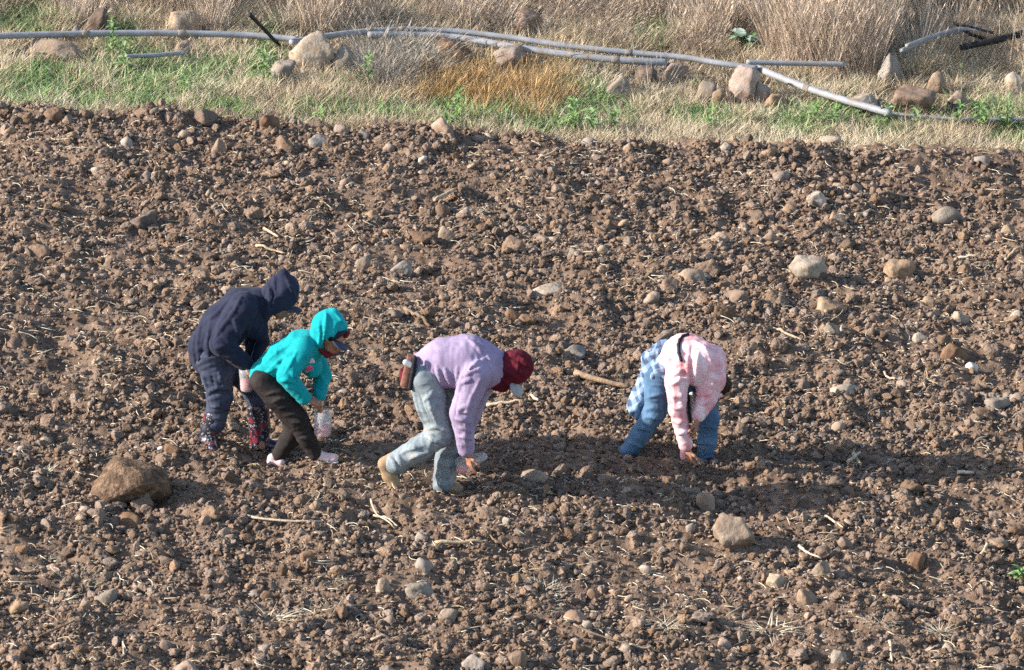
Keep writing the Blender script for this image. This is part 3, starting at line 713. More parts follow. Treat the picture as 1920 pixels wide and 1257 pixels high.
    S = Solid(.005); S.chain([Q(778, 672, -.16), Q(774, 700, -.165), Q(769, 728, -.165)], [px(4.5)]*3, .01); child(root, 'strap', S, m_dark, pc)
    Bd = Solid(.0065); Bd.grow(J, .78).grow(T, .78)
    Bd.bone(Q(722, 870, -.10), Q(740, 908, -.11), .035, .03); Bd.bone(Q(832, 910, .08), Q(856, 917, .05), .04, .03)
    Bd.bone(Q(925, 692), Q(955, 690), .06, .055)
    ey = add_head(Bd, Q(966, 695), f, u)
    add_hand(Bd, Q(876, 850, -.19), (.22, -.12, -1), (.7, .4, .2), (.3, -1, 0), (.12, .2, .2), 1.08)
    add_hand(Bd, Q(861, 843, .08), (.30, -.5, -.75), (.8, .2, .3), (0, -1, .2), (.5, .7, .5), 1.05)
    child(root, 'body', Bd, m_skin)
    for e in ey: S = Solid(.003); S.ell(e, (.011, .011, .011)); child(root, 'eye', S, m_eye)

# ---- person in pink
def build_pink():
    y = Y_PINK; Q = lambda a, b, d=0.0: P(a, b, y+d)
    root = person(G(1250, 862), 'person in pale pink shirt, blue plaid shirt tied at waist, hands in the soil')
    J = Solid(.0085)
    lt = unit((.75, .6, 0))
    J.chain([Q(1246, 684, .10), Q(1284, 668, .0), Q(1308, 682, -.10)], [px(33), px(40), px(42)], .05, lt, 1.1)
    J.chain([Q(1276, 680, -.16), Q(1269, 715, -.23), Q(1270, 768, -.29), Q(1286, 834, -.29)], [px(26), px(22), px(16), px(12.5)], .018, rip=(.004, 5))
    J.chain([Q(1326, 680, -.06), Q(1331, 712, -.14), Q(1325, 748, -.20), Q(1309, 780, -.27)], [px(37), px(29), px(19), px(12)], .018, rip=(.004, 4))
    J.wrinkle(.004, (22, 12, 6), 31).wrinkle(.002, (14, 14, 32), 32)
    jk = folded(root, 'shirt', J, m_pinks, [[(1292, 650), (1288, 685), (1289, 716)], [(1262, 704), (1274, 696), (1288, 690)], [(1262, 720), (1274, 712), (1288, 710)], [(1258, 742), (1268, 744), (1282, 742)], [(1258, 762), (1270, 766), (1284, 764)], [(1264, 790), (1274, 792), (1286, 788)], [(1270, 812), (1280, 812), (1292, 808)],
        [(1310, 660), (1304, 690), (1304, 722)], [(1326, 652), (1334, 690), (1336, 720)], [(1306, 738), (1318, 740), (1334, 736)], [(1306, 752), (1316, 756), (1330, 752)], [(1344, 660), (1352, 685), (1352, 710)], [(1260, 660), (1252, 680), (1250, 696)], [(1300, 640), (1318, 650), (1330, 664)]],
        [[(1297, 655), (1294, 690), (1296, 725)], [(1262, 712), (1276, 704), (1286, 700)], [(1258, 752), (1270, 754), (1284, 752)], [(1318, 664), (1316, 690), (1318, 715)]])
    S = Solid(.006); S.bone(Q(1283, 838, -.25), Q(1282, 856, -.25), px(8), px(7), .01); child(root, 'cuff', S, m_pinks, jk)
    b = bvh_of(jk, root.location)
    pts = [surf(b, *p) for p in ((1277, 676), (1273, 662), (1272, 648), (1275, 638), (1281, 631), (1290, 628))]
    pts = [p[0]+p[1]*.003 for p in pts if p]
    if len(pts) > 2:
        S = Solid(.005); S.chain(pts, [px(3.2)]*len(pts), .01); child(root, 'strap', S, m_dark, jk)
    S = Solid(.005); S.chain([Q(1288, 742, -.1), Q(1290, 770, -.1), Q(1293, 790, -.1)], [px(4.5)]*3, .01); child(root, 'hanging_strap', S, m_dark, jk)
    S = Solid(.005); S.chain([Q(1297, 740, -.08), Q(1299, 780, -.08)], [px(5), px(4)], .01); child(root, 'hanging_strap', S, m_white, jk)
    T = Solid(.0085)
    T.chain([Q(1236, 700, .04), Q(1232, 735, .0), Q(1228, 772, -.02), Q(1202, 812, .02), Q(1176, 850, .05)], [px(30), px(23), px(20.5), px(18), px(16)], .03, rip=(.004, 4))
    T.chain([Q(1262, 700, .18), Q(1318, 745, .16), Q(1329, 785, .12), Q(1326, 825, .12), Q(1322, 858, .12)], [px(33), px(24), px(19), px(17), px(15)], .03, rip=(.004, 3))
    T.wrinkle(.003, (8, 8, 26), 35).wrinkle(.002, (26, 26, 12), 36)
    folded(root, 'jeans', T, m_denim, [[(1210, 768), (1226, 764), (1246, 770)], [(1206, 784), (1222, 782), (1240, 788)], [(1214, 746), (1230, 742), (1248, 738)], [(1194, 802), (1208, 804), (1226, 812)], [(1180, 830), (1192, 834), (1206, 842)], [(1316, 800), (1328, 798), (1342, 804)], [(1312, 832), (1324, 830), (1338, 834)]],
        [[(1208, 776), (1224, 773), (1242, 780)]], r=.010)
    for e, t in ((Q(1172, 853, .04), (.10, -.10, -.01)), (Q(1323, 862, .11), (.08, -.12, -.015))):
        S = Solid(.007); S.bone(e, e+np.array(t), .045, .035, .02); child(root, 'shoe', S, m_dark)
    K = Solid(.0075)
    K.chain([Q(1236, 684, .11), Q(1238, 694, .06)], [px(31), px(31)], .03, lt, 1.12)
    K.chain([Q(1228, 668, .08), Q(1246, 655, .05)], [px(15), px(16)], .03, lt, 1.8)
    K.chain([Q(1222, 698, .10), Q(1206, 735, .12), Q(1192, 776, .10)], [px(19), px(16), px(15)], .03, unit((.7, 0, .7)), .55)
    K.chain([Q(1216, 700, .15), Q(1197, 740, .16), Q(1182, 764, .15)], [px(15), px(13), px(9)], .02, unit((.7, 0, .7)), .6)
    K.chain([Q(1240, 690, -.06), Q(1246, 706, -.07)], [px(12), px(7)], .02)
    K.wrinkle(.012, (24, 14, 7), 37)
    child(root, 'tied_shirt', K, m_plaid)
    f, u = (.55, -.35, -.75), (.6, -.35, -.6)
    Bd = Solid(.0065); Bd.grow(J, .78).grow(T, .78)
    for e in (Q(1172, 853, .04), Q(1323, 862, .11)): Bd.bone(e+np.array([0.02, 0, .05]), e+np.array([.03, -.05, 0]), .024, .02)
    hc = Q(1344, 726, .0)
    Bd.bone(Q(1322, 692, -.03), hc, .05, .05)
    f, u = (.35, .25, -.9), (.75, -.2, -.25)
    ey = add_head(Bd, hc, f, u)
    add_hand(Bd, Q(1290, 842, -.29), (.16, -.05, -1), (.7, .5, .1), (.6, -1, 0), (.25, .4, .3))
    add_hand(Bd, Q(1307, 787, -.29), (-.12, -.08, -1), (-.8, .3, 0), (-.4, -1, 0), (.25, .4, .3))
    child(root, 'body', Bd, m_skin)
    A = ax_of(f, u)
    S = Solid(.006); S.ell(hc-A[0]*.018+A[2]*.012, (.098, .092, .115), A, .02); S.plane(hc+A[0]*.03, A[0]); S.wrinkle(.005, (40, 40, 20), 4)
    child(root, 'hair', S, m_hair)
    S = Solid(.006); S.chain([Q(1344, 742, -.10), Q(1352, 736, -.06), Q(1360, 728, -.0)], [px(6), px(7), px(6)], .01); S.wrinkle(.006, (40, 40, 40), 5)
    child(root, 'scarf', S, m_pinks)
    for e in ey: S = Solid(.003); S.ell(e, (.011, .011, .011)); child(root, 'eye', S, m_eye)
build_navy(); build_teal(); build_man(); build_pink()

# ---- what they hold
def lathe(prof, seg=24):
    v = []; f = []
    for r, z in prof:
        for i in range(seg):
            a = 2*math.pi*i/seg; v.append((r*math.cos(a), r*math.sin(a), z))
    for j in range(len(prof)-1):
        for i in range(seg):
            k = (i+1) % seg; f.append((j*seg+i, j*seg+k, (j+1)*seg+k, (j+1)*seg+i))
    return np.array(v), np.array(f)
def seed_jar(c, r, h, fill, tilt, label):
    root = empty('seed_jar', c); root.rotation_euler = tilt
    tag(root, label, 'jar', 'cut bottles used as seed jars')
    v, f = lathe([(.001, 0), (r*.85, 0), (r, .012), (r*1.02, h*.25), (r*.97, h*.5), (r*1.03, h*.75), (r, h), (r*.97, h), (r*.97, .015), (.001, .004)])
    link('shell', np_mesh('shell', v, f, m_clear), parent=root)
    v, f = lathe([(.001, .006), (r*.9, .008), (r*.94, .02), (r*.94, h*fill), (r*.5, h*fill+.008), (.001, h*fill+.010)])
    link('seeds', np_mesh('seeds', v, f, m_seed), parent=root)
seed_jar(P(604, 816, Y_TEAL-.10), px(16.5), px(46)/math.cos(PITCH), .36, (0, .05, 0), 'clear plastic jar of pink seed held by the person in turquoise')
seed_jar(P(463, 733, Y_NAVY-.22), px(12), px(42)/math.cos(PITCH), .45, (0, -.05, 0), 'clear plastic jar of pink seed held by the person in navy')
def seed_bag():
    root = empty('seed_bag', P(882, 888, Y_MAN+.0)); tag(root, 'crumpled clear plastic bag of seed in the hand of the lilac-shirted person', 'bag')
    o = np.array(root.location)
    S = Solid(.005); S.ell(P(870, 872, Y_MAN-.02), (px(15), px(12), px(18)), None, .02); S.bone(P(884, 866, Y_MAN-.03), P(903, 858, Y_MAN-.04), px(11), px(9), .02); S.wrinkle(.010, (24, 24, 24), 3)
    link('film', S.mesh('film', m_clear, o), parent=root)
    S = Solid(.005); S.ell(P(866, 881, Y_MAN-.02), (px(10), px(9), px(9)), None, .02); S.wrinkle(.004, (40, 40, 40), 5)
    link('seeds', S.mesh('seeds', m_seed, o), parent=root)
seed_bag()

# ------------------------------------------------------------------ stones one can pick out, in the field and on the bank
STONE = {
 'tan':   pmat('tan_stone',   (0.211, 0.142, 0.092, 1), (0.352, 0.258, 0.181, 1), scale=9, rough=.95, bump=.6, bscale=45, c3=(0.405, 0.310, 0.227, 1), spec=.12, dist=.012, rnd=.12, dirt=((.22, .148, .100, 1), 11, .52)),
 'pale':  pmat('pale_stone',  (0.277, 0.213, 0.154, 1), (0.420, 0.344, 0.265, 1), scale=9, rough=.95, bump=.6, bscale=45, c3=(0.470, 0.402, 0.324, 1), spec=.12, dist=.012, rnd=.12, dirt=((.22, .148, .100, 1), 11, .52)),
 'grey':  pmat('grey_stone', (0.185, 0.152, 0.120, 1), (0.31, 0.262, 0.215, 1), scale=9, rough=.95, bump=.6, bscale=45, c3=(.38, .33, .275, 1), spec=.1, dist=.012, rnd=.12, dirt=((.22, .148, .100, 1), 11, .55)),
 'brown': pmat('brown_stone', (0.135, 0.081, 0.052, 1), (0.259, 0.172, 0.115, 1), scale=8, rough=.97, bump=.6, bscale=45, c3=(0.346, 0.244, 0.170, 1), spec=.08, dist=.012, rnd=.12, dirt=((.22, .148, .100, 1), 11, .52)),
 'crust': pmat('crusted_boulder', (0.072, 0.047, 0.032, 1), (0.155, 0.102, 0.069, 1), scale=7, rough=1, bump=.9, bscale=40, c3=(.25, .17, .118, 1), spec=.05, dist=.02, dirt=((.24, .16, .108, 1), 16, .50)),
 'dark':  pmat('dark_stone',  (0.075, 0.055, 0.045, 1), (0.150, 0.115, 0.092, 1), scale=8, rough=.97, bump=.6, bscale=45, spec=.08, dist=.012, rnd=.12, dirt=((.22, .148, .100, 1), 11, .52)),
 'rosy':  pmat('rosy_stone', (0.215, 0.145, 0.108, 1), (0.36, 0.27, 0.21, 1), scale=8, rough=.95, bump=.6, bscale=45, c3=(.43, .345, .28, 1), spec=.1, dist=.012, rnd=.12, dirt=((.22, .148, .100, 1), 11, .55)),
 'white': pmat('white_stone', (0.458, 0.409, 0.348, 1), (0.616, 0.566, 0.493, 1), scale=9, rough=.9, bump=.5, bscale=45, spec=.15, dist=.01),
}
GRP_F, GRP_S, GRP_B = 'stones lying in the ploughed field', 'small stones lying in the ploughed field', 'rocks along the grassy bank'
n_stone = [0]
def stone(pxx, pyy, w, h, tone, label, group, sink=.22, seed=None, pw=16, sub=None, name='stone', rz=None):
    """px,py: middle of the stone in the photo; w,h: its size there in pixels"""
    n_stone[0] += 1; sd = seed if seed is not None else 100+n_stone[0]
    rr = random.Random(sd)
    g = G(pxx, pyy+h*.36)
    x, y = float(g[0]), float(g[1]); k = mpp(y)
    W = w*k/2; Hh = h*k/2
    v, f = rock_v(sd, sub or (4 if w > 32 else 3), pw, 9, .085, [(-.55, -.70, .50, .60), (.80, -.50, .30, .62), (.42, .1, .9, .56), (-.75, .1, .65, .70), (.15, -.75, -.6, .52)] if w > 140 else ())
    dep = W*rr.uniform(.75, .95); hz = Hh*1.32
    v = v*np.array([W*1.04, dep, hz])
    z = zf(x, y)
    o = link(name, np_mesh(name, v+np.array([0, 0, hz]), f, STONE[tone], smooth=True), (x, y+dep*.3, z-2*hz*sink))
    o.rotation_euler = (0, rr.uniform(-.06, .06), rr.uniform(-.25, .25) if rz is None else rz)
    tag(o, label, 'rock' if name == 'boulder' else 'stone', group)
    return o
FIELD = [  # x, y, w, h, tone, label
 (245, 899, 150, 94, 'crust', 'large earth-crusted brown boulder, biggest stone in the field'),
 (237, 967, 52, 36, 'brown', 'rounded brown stone just below the large brown boulder'),
 (268, 405, 54, 42, 'dark', 'dark rounded stone in the upper left of the field'),
 (72, 470, 40, 25, 'brown', 'smooth brown stone near the left edge of the field'),
 (44, 462, 22, 18, 'tan', 'small tan stone touching the smooth brown stone near the left edge'),
 (828, 253, 44, 44, 'rosy', 'reddish brown round stone at the top edge of the ploughed soil'),
 (793, 302, 20, 15, 'white', 'tiny bright white stone near the top of the field'),
 (1777, 405, 70, 46, 'grey', 'large pale grey angular stone, upper right of the field'),
 (1515, 512, 72, 44, 'pale', 'flat-sided pale stone above the person in pink, pointed top'),
 (1685, 491, 62, 46, 'tan', 'tan peaked stone below the large pale grey one'),
 (1530, 390, 38, 28, 'pale', 'pale angular stone left of the large pale grey one'),
 (1568, 420, 34, 24, 'tan', 'rounded pinkish tan stone under the pale angular one'),
 (1440, 440, 32, 34, 'tan', 'upright tan stone with a dark right side, upper right of field'),
 (1298, 520, 52, 36, 'tan', 'tan wedge-shaped stone straight above the person in pink'),
 (1030, 540, 66, 30, 'pale', 'pale yellowish flat stone above the lilac-shirted person'),
 (1220, 561, 34, 26, 'tan', 'small tan stone left of the wedge-shaped one above the person in pink'),
 (1256, 547, 38, 30, 'brown', 'brown stone between two tan ones above the person in pink'),
 (755, 503, 40, 32, 'grey', 'greyish angular stone above the person in turquoise'),
 (1077, 664, 48, 26, 'grey', 'grey low stone right of the maroon hood'),
 (1560, 573, 60, 34, 'tan', 'broad tan stone right of the person in pink'),
 (1558, 622, 36, 30, 'grey', 'round pale grey stone beside an upright stick'),
 (1382, 569, 42, 28, 'brown', 'brown half-buried stone above the head of the person in pink'),
 (1800, 589, 38, 22, 'pale', 'pale ragged stone at the right side of the field'),
 (1790, 661, 54, 38, 'brown', 'earth-brown block of stone at the right, below the pale ragged one'),
 (1587, 722, 60, 32, 'pale', 'long pale stone with a grey end, right of the person in pink'),
 (1870, 755, 50, 26, 'grey', 'long brownish grey stone near the right edge'),
 (1822, 688, 24, 20, 'white', 'small white stone near the right edge of the field'),
 (1378, 1004, 80, 64, 'tan', 'big round tan boulder below the person in pink'),
 (1003, 901, 56, 32, 'tan', 'smooth tan stone beside the hand of the lilac-shirted person'),
 (1323, 936, 36, 32, 'rosy', 'pinkish stone between the tan boulder and the person in pink'),
 (197, 1109, 46, 38, 'grey', 'pale grey wedge of stone in the lower left'),
 (35, 1138, 38, 22, 'tan', 'tan stone by the lower left edge of the field'),
 (100, 1050, 38, 26, 'rosy', 'pinkish stone in the lower left above the grey wedge'),
 (720, 1105, 34, 36, 'tan', 'upright tan stone at the bottom centre left'),
 (785, 1110, 56, 30, 'grey', 'flat grey slab of stone, bottom centre'),
 (887, 1231, 46, 38, 'pale', 'pale angular stone at the bottom edge, centre'),
 (970, 1236, 36, 34, 'brown', 'brown stone at the bottom edge right of the pale angular one'),
 (1075, 1166, 52, 38, 'rosy', 'pinkish brown stone in the lower centre'),
 (1540, 1086, 38, 34, 'tan', 'slanting tan stone, lower right of the field'),
 (1460, 1096, 44, 30, 'pale', 'pale stone left of the slanting tan one, lower right'),
 (1515, 1130, 40, 36, 'tan', 'tan cleft stone under the slanting one, lower right'),
 (345, 1246, 60, 40, 'rosy', 'pinkish stone at the bottom edge on the left'),
 (838, 433, 32, 32, 'tan', 'tan stone with a split face in the upper middle of the field'),
 (870, 400, 26, 22, 'grey', 'grey stone with a pale top in the upper middle of the field'),
 (828, 391, 32, 28, 'brown', 'brown stone lying under a short slanting stalk, upper middle'),
 (700, 395, 30, 26, 'tan', None), (783, 497, 22, 18, 'tan', None), (1742, 555, 28, 22, 'tan', None), (1908, 590, 26, 24, 'pale', None), (1725, 630, 30, 18, 'pale', None),
 (1505, 706, 40, 30, 'brown', None), (1845, 775, 40, 22, 'brown', None), (1908, 740, 30, 26, 'tan', None), (1572, 797, 28, 22, 'tan', None), (1380, 937, 16, 14, 'pale', None),
 (790, 1010, 28, 24, 'grey', None), (795, 1075, 32, 28, 'grey', None), (838, 1166, 40, 26, 'tan', None), (725, 1166, 30, 24, 'tan', None), (1112, 1120, 24, 22, 'brown', None),
 (1210, 1055, 24, 22, 'pale', None), (235, 268, 28, 26, 'pale', None), (205, 375, 20, 14, 'pale', None), (100, 222, 34, 34, 'brown', None), (16, 246, 26, 22, 'tan', None),
 (345, 250, 26, 22, 'tan', None), (408, 268, 40, 38, 'tan', None), (505, 245, 36, 30, 'brown', None), (535, 266, 36, 34, 'brown', None), (597, 268, 40, 22, 'grey', None),
 (680, 250, 34, 24, 'grey', None), (640, 246, 26, 22, 'rosy', None), (1105, 266, 32, 20, 'pale', None), (1480, 395, 32, 22, 'tan', None), (1017, 440, 34, 18, 'tan', None),
 (1160, 440, 26, 18, 'tan', None), (1050, 410, 22, 22, 'tan', None), (1078, 473, 30, 22, 'grey', None), (1350, 457, 34, 22, 'tan', None), (1635, 345, 22, 20, 'tan', None),
 (1605, 363, 24, 20, 'brown', None), (1465, 345, 32, 26, 'rosy', None), (1490, 366, 20, 16, 'tan', None), (1360, 282, 22, 18, 'pale', None), (1700, 292, 28, 20, 'tan', None),
 (1840, 318, 30, 20, 'grey', None), (1890, 450, 26, 22, 'tan', None), (1855, 452, 20, 14, 'pale', None), (1585, 1026, 34, 28, 'brown', None), (1715, 1040, 46, 40, 'brown', None),
 (1870, 1010, 40, 22, 'tan', None), (1295, 1000, 18, 18, 'grey', None), (575, 1060, 28, 28, 'brown', None), (310, 1206, 32, 30, 'brown', None), (160, 1140, 22, 22, 'tan', None),
 (180, 972, 36, 32, 'brown', None), (325, 860, 30, 22, 'brown', None), (300, 858, 14, 12, 'white', None), (1705, 505, 24, 16, 'pale', None), (1410, 655, 26, 20, 'tan', None),
 (1640, 600, 26, 20, 'brown', None), (950, 985, 18, 18, 'pale', None), (650, 345, 26, 20, 'rosy', None), (990, 600, 34, 24, 'brown', None), (960, 590, 30, 26, 'brown', None),
 (680, 500, 30, 24, 'tan', None), (605, 515, 26, 22, 'brown', None), (1130, 470, 20, 18, 'pale', None), (670, 460, 26, 20, 'tan', None), (390, 360, 24, 24, 'tan', None),
 (180, 325, 20, 18, 'pale', None), (270, 340, 26, 18, 'rosy', None), (480, 395, 24, 20, 'grey', None), (548, 415, 26, 18, 'tan', None), (730, 275, 24, 20, 'tan', None),
 (900, 262, 26, 18, 'rosy', None), (1250, 300, 24, 18, 'tan', None), (1180, 285, 22, 18, 'tan', None), (1440, 300, 34, 22, 'tan', None), (1690, 720, 24, 20, 'tan', None),
 (1905, 1200, 26, 22, 'tan', None), (1665, 1225, 28, 22, 'brown', None), (1570, 1235, 36, 34, 'grey', None), (1360, 1205, 26, 26, 'rosy', None), (1100, 1190, 20, 18, 'pale', None),
 (590, 955, 22, 18, 'tan', None), (420, 1000, 22, 18, 'tan', None), (40, 1025, 24, 20, 'brown', None), (500, 1110, 24, 20, 'brown', None), (1790, 1115, 22, 18, 'pale', None),
]
MARKS = [('the person in navy', 440, 680), ('the person in turquoise', 570, 730), ('the lilac-shirted person', 850, 760), ('the person in pink', 1270, 740), ('the large brown boulder', 245, 897), ('the big round tan boulder', 1378, 1004),
         ('the large pale grey angular stone', 1777, 405), ('the pale pointed stone', 1515, 512), ('the pale yellowish flat stone', 1030, 540), ('the dark rounded stone', 268, 405), ('the reddish round stone at the soil edge', 828, 253),
         ('the flat grey slab', 785, 1110), ('the grey stone wedge at lower left', 197, 1109), ('the slanting tan stone at lower right', 1540, 1086), ('the greyish angular stone', 755, 503), ('the long pale stone with a grey end', 1587, 722),
         ('the pinkish brown stone at lower centre', 1075, 1166), ('the tiny bright white stone', 793, 302), ('the thick bare branch', 1130, 734), ('the upper right end of the field', 1900, 330), ('the upper left end of the field', 60, 230), ('the lower right end of the field', 1860, 1230)]
seen_labels = {}
def small_label(x, y, w, tone):
    word = {'tan': 'tan', 'pale': 'pale beige', 'grey': 'grey', 'brown': 'earth-brown', 'rosy': 'pinkish', 'dark': 'dark'}[tone]
    for n, a, b in sorted(MARKS, key=lambda q: math.hypot(q[1]-x, q[2]-y)):
        dx, dy = x-a, b-y; ang = math.degrees(math.atan2(dy, dx)) % 360
        way = ('right of', 'up and right of', 'above', 'up and left of', 'left of', 'down and left of', 'below', 'down and right of')[int((ang+22.5)//45) % 8]
        lab = 'small %s stone %s %s' % (word, way, n)
        if lab not in seen_labels: seen_labels[lab] = 1; return lab
for a in FIELD:
    x, y, w, h, tone, lab = a
    big = w > 70
    if lab is None and tone == 'white': lab = 'small white pebble above the large brown boulder, beside a brown stone'
    stone(x, y, w, h, tone, lab or small_label(x, y, w, tone), GRP_F if a[5] else GRP_S, .30 if big else .42, name='boulder' if w > 76 else 'stone', pw=14)
BANK = [
 (347, 42, 66, 40, 'pale', 'whitish angular rock behind the long pipe at the left of the bank'),
 (180, 38, 44, 46, 'dark', 'dark rounded rock behind the pipe near the upper left corner'),
 (146, 52, 34, 22, 'grey', 'low grey rock left of the dark rounded rock behind the pipe'),
 (92, 86, 110, 30, 'tan', 'long flat tan rock under the pipe at far left'),
 (588, 90, 84, 66, 'pale', 'large pale peaked rock leaning against the pipes, left of centre'),
 (532, 126, 46, 32, 'grey', 'grey blocky rock at the foot of the pale peaked rock'),
 (640, 104, 40, 44, 'grey', 'grey rock right beside the pale peaked rock'),
 (345, 84, 26, 28, 'tan', 'small tan rock in front of the pipe below the whitish rock'),
 (985, 44, 56, 50, 'brown', 'brown hump of rock behind the bundled pipes at top centre'),
 (850, 92, 64, 40, 'brown', 'brown rounded rock under the bend of the bundled pipes'),
 (955, 106, 60, 36, 'rosy', 'pinkish rock under the bundled pipes right of the brown rounded one'),
 (905, 58, 40, 24, 'dark', 'dark rock behind the bundled pipes near the brown hump'),
 (1160, 156, 48, 34, 'grey', 'grey rock in the dry grass right of the golden weeds'),
 (1210, 136, 40, 36, 'dark', 'dark grey rock behind the grey one, right of the golden weeds'),
 (1268, 128, 46, 34, 'rosy', 'reddish rock below the pipe, right of the dark grey rock'),
 (1325, 162, 38, 34, 'grey', 'grey brown rock at the left of the rock pile under the pipe fork'),
 (1350, 174, 28, 34, 'tan', 'small upright tan rock in the pile under the pipe fork'),
 (1396, 154, 58, 62, 'rosy', 'big reddish tan rock in the pile under the pipe fork'),
 (1425, 166, 36, 36, 'grey', 'grey rock on the right of the big reddish tan one'),
 (1456, 182, 44, 26, 'tan', 'flat tan rock at the right end of the pile under the pipe fork'),
 (1620, 192, 50, 32, 'pale', 'pale rock behind the slanting pipe on the right'),
 (1672, 130, 48, 54, 'grey', 'tall grey rock in the tall dry grass on the right'),
 (1712, 188, 84, 48, 'brown', 'wide brown rock near the low end of the slanting pipe'),
 (1756, 156, 36, 36, 'tan', 'tan rock half hidden in dry grass above the wide brown rock'),
 (1796, 184, 42, 34, 'rosy', 'pinkish rock right of the wide brown rock'),
 (1906, 152, 44, 38, 'pale', 'pale grey rock at the right edge of the bank'),
 (1558, 263, 40, 18, 'pale', 'flat pale stone lying in short grass just above the field edge'),
 (1650, 195, 30, 24, 'tan', 'small tan rock between the pale rock and the wide brown rock'),
]
for x, y, w, h, tone, lab in BANK:
    stone(x, y, w, h, tone, lab, GRP_B, .2, sub=4 if w > 40 else 3, name='rock')

# ------------------------------------------------------------------ big clods, one object each
clod_meshes = []
for i in range(9):
    v, f = chunk_v(300+i, 4) if i % 3 else clod_v(300+i, 4); clod_meshes.append(np_mesh('soil_clod', v, f, m_clod_big))
rc_ = np.random.default_rng(21)
cx, cy = field_points(3000, rc_, .0)
sel = []
feet2 = np.array([f[:2] for f in FEET])
for x, y in zip(cx, cy):
    if len(sel) >= 230: break
    if y > y_edge(x)-.05 or np.min(np.hypot(feet2[:, 0]-x, feet2[:, 1]-y)) < .28: continue
    sel.append((x, y))
for i, (x, y) in enumerate(sel):
    s = float(rc_.choice([.046, .056, .068, .088], p=[.45, .33, .17, .05]))
    o = link('soil_clod', clod_meshes[i % 9], (x, y, zf(x, y)+s*.25)); o.scale = (s*1.1, s, s*.85); o.rotation_euler = (rc_.uniform(-.5, .5), rc_.uniform(-.5, .5), rc_.uniform(0, 6.28))
    tag(o, 'fist-sized crumbly brown clod of earth turned up by the plough', 'clod', 'larger clods of earth across the ploughed field')

# ------------------------------------------------------------------ small clods, crumbs and pebbles (nobody could count them)
cs = []
for i in range(10):
    v, f = clod_v(500+i, 2) if i < 3 else chunk_v(500+i, 3 if i < 6 else 4); cs.append(np_mesh('clod', v, f, m_clod))
for i in range(5):
    v, f = rock_v(700+i, 2, 8, 10, .06); cs.append(np_mesh('pebble', v*np.array([1, .85, .7]), f, m_pebble))
csrc = source_set('crumb', cs)
rg = np.random.default_rng(33)
allp, alls, allr, alli = [], [], [], []
for n, s0, s1, peb, lift in ((150000, .007, .014, .07, .45), (105000, .012, .025, .06, .4), (23000, .022, .052, .05, .3)):
    x, y = field_points(n, rg); m = len(x)
    dens = vn2(x*1.1, y*1.1, 22)*.6+vn2(x*3, y*3, 23)*.4
    k = rg.random(m) < np.clip(.35+1.3*(dens-.3), .2, 1)
    x, y = x[k], y[k]; m = len(x)
    s = s0*(s1/s0)**(rg.random(m)**(2.0 if s1 > .03 else 1.4))
    z = z_any(x, y)
    allp.append(np.stack([x, y, z+s*lift], 1)); alls.append(np.stack([s*rg.uniform(.8, 1.3, m), s*rg.uniform(.8, 1.2, m), s*rg.uniform(.65, 1.0, m)], 1))
    allr.append(np.stack([rg.uniform(-.6, .6, m), rg.uniform(-.6, .6, m), rg.uniform(0, 6.28, m)], 1))
    pb = rg.random(m) < peb
    alli.append(np.where(pb, 10+rg.integers(0, 5, m), rg.integers(0, 6, m) if s1 < .03 else rg.integers(6, 10, m)))
scatter('loose_soil', csrc, np.concatenate(allp), np.concatenate(allr), np.concatenate(alls), np.concatenate(alli), 'small clods, crumbs and pebbles covering the ploughed field')

# ------------------------------------------------------------------ stalks and sticks
m_straw = grass_mat('straw', [(0, (.36, .27, .17, 1)), (.5, (.52, .43, .30, 1)), (1, (.66, .59, .46, 1))], .1)
m_stick = pmat('dry_stalk', (.30, .21, .13, 1), (.55, .43, .30, 1), scale=20, rough=.85, bump=.4, bscale=90, rnd=.2)
m_branch = pmat('bare_branch', (.20, .13, .08, 1), (.40, .28, .18, 1), scale=14, rough=.9, bump=.6, bscale=60, dirt=((.22, .15, .10, 1), 20, .5))
m_twig = pmat('brown_twig', (.13, .085, .055, 1), (.26, .18, .12, 1), scale=20, rough=.9, bump=.4, bscale=90, rnd=.2)
def tube(pts, rad, seg=7):
    pts = np.asarray(pts, float); n = len(pts); v = []; f = []
    for i in range(n):
        t = unit(pts[min(i+1, n-1)]-pts[max(i-1, 0)]); a = unit(np.cross(t, (.13, .31, .94))); b = np.cross(t, a)
        for j in range(seg):
            q = 2*math.pi*j/seg; v.append(pts[i]+(a*math.cos(q)+b*math.sin(q))*rad[i])
    for i in range(n-1):
        for j in range(seg):
            k = (j+1) % seg; f.append((i*seg+j, i*seg+k, (i+1)*seg+k, (i+1)*seg+j))
    f = [tuple(x) for x in f]
    v.append(pts[0]); v.append(pts[-1]); a, b = len(v)-2, len(v)-1
    for j in range(seg):
        k = (j+1) % seg; f.append((a, k, j, j)); f.append((b, (n-1)*seg+j, (n-1)*seg+k, (n-1)*seg+k))
    return np.array(v), f
def poly_mesh(name, v, f, mat):
    me = bpy.data.meshes.new(name); me.from_pydata([tuple(map(float, p)) for p in v], [], [tuple(dict.fromkeys(x)) for x in f]); me.update()
    me.polygons.foreach_set('use_smooth', [True]*len(me.polygons)); me.materials.append(mat); return me
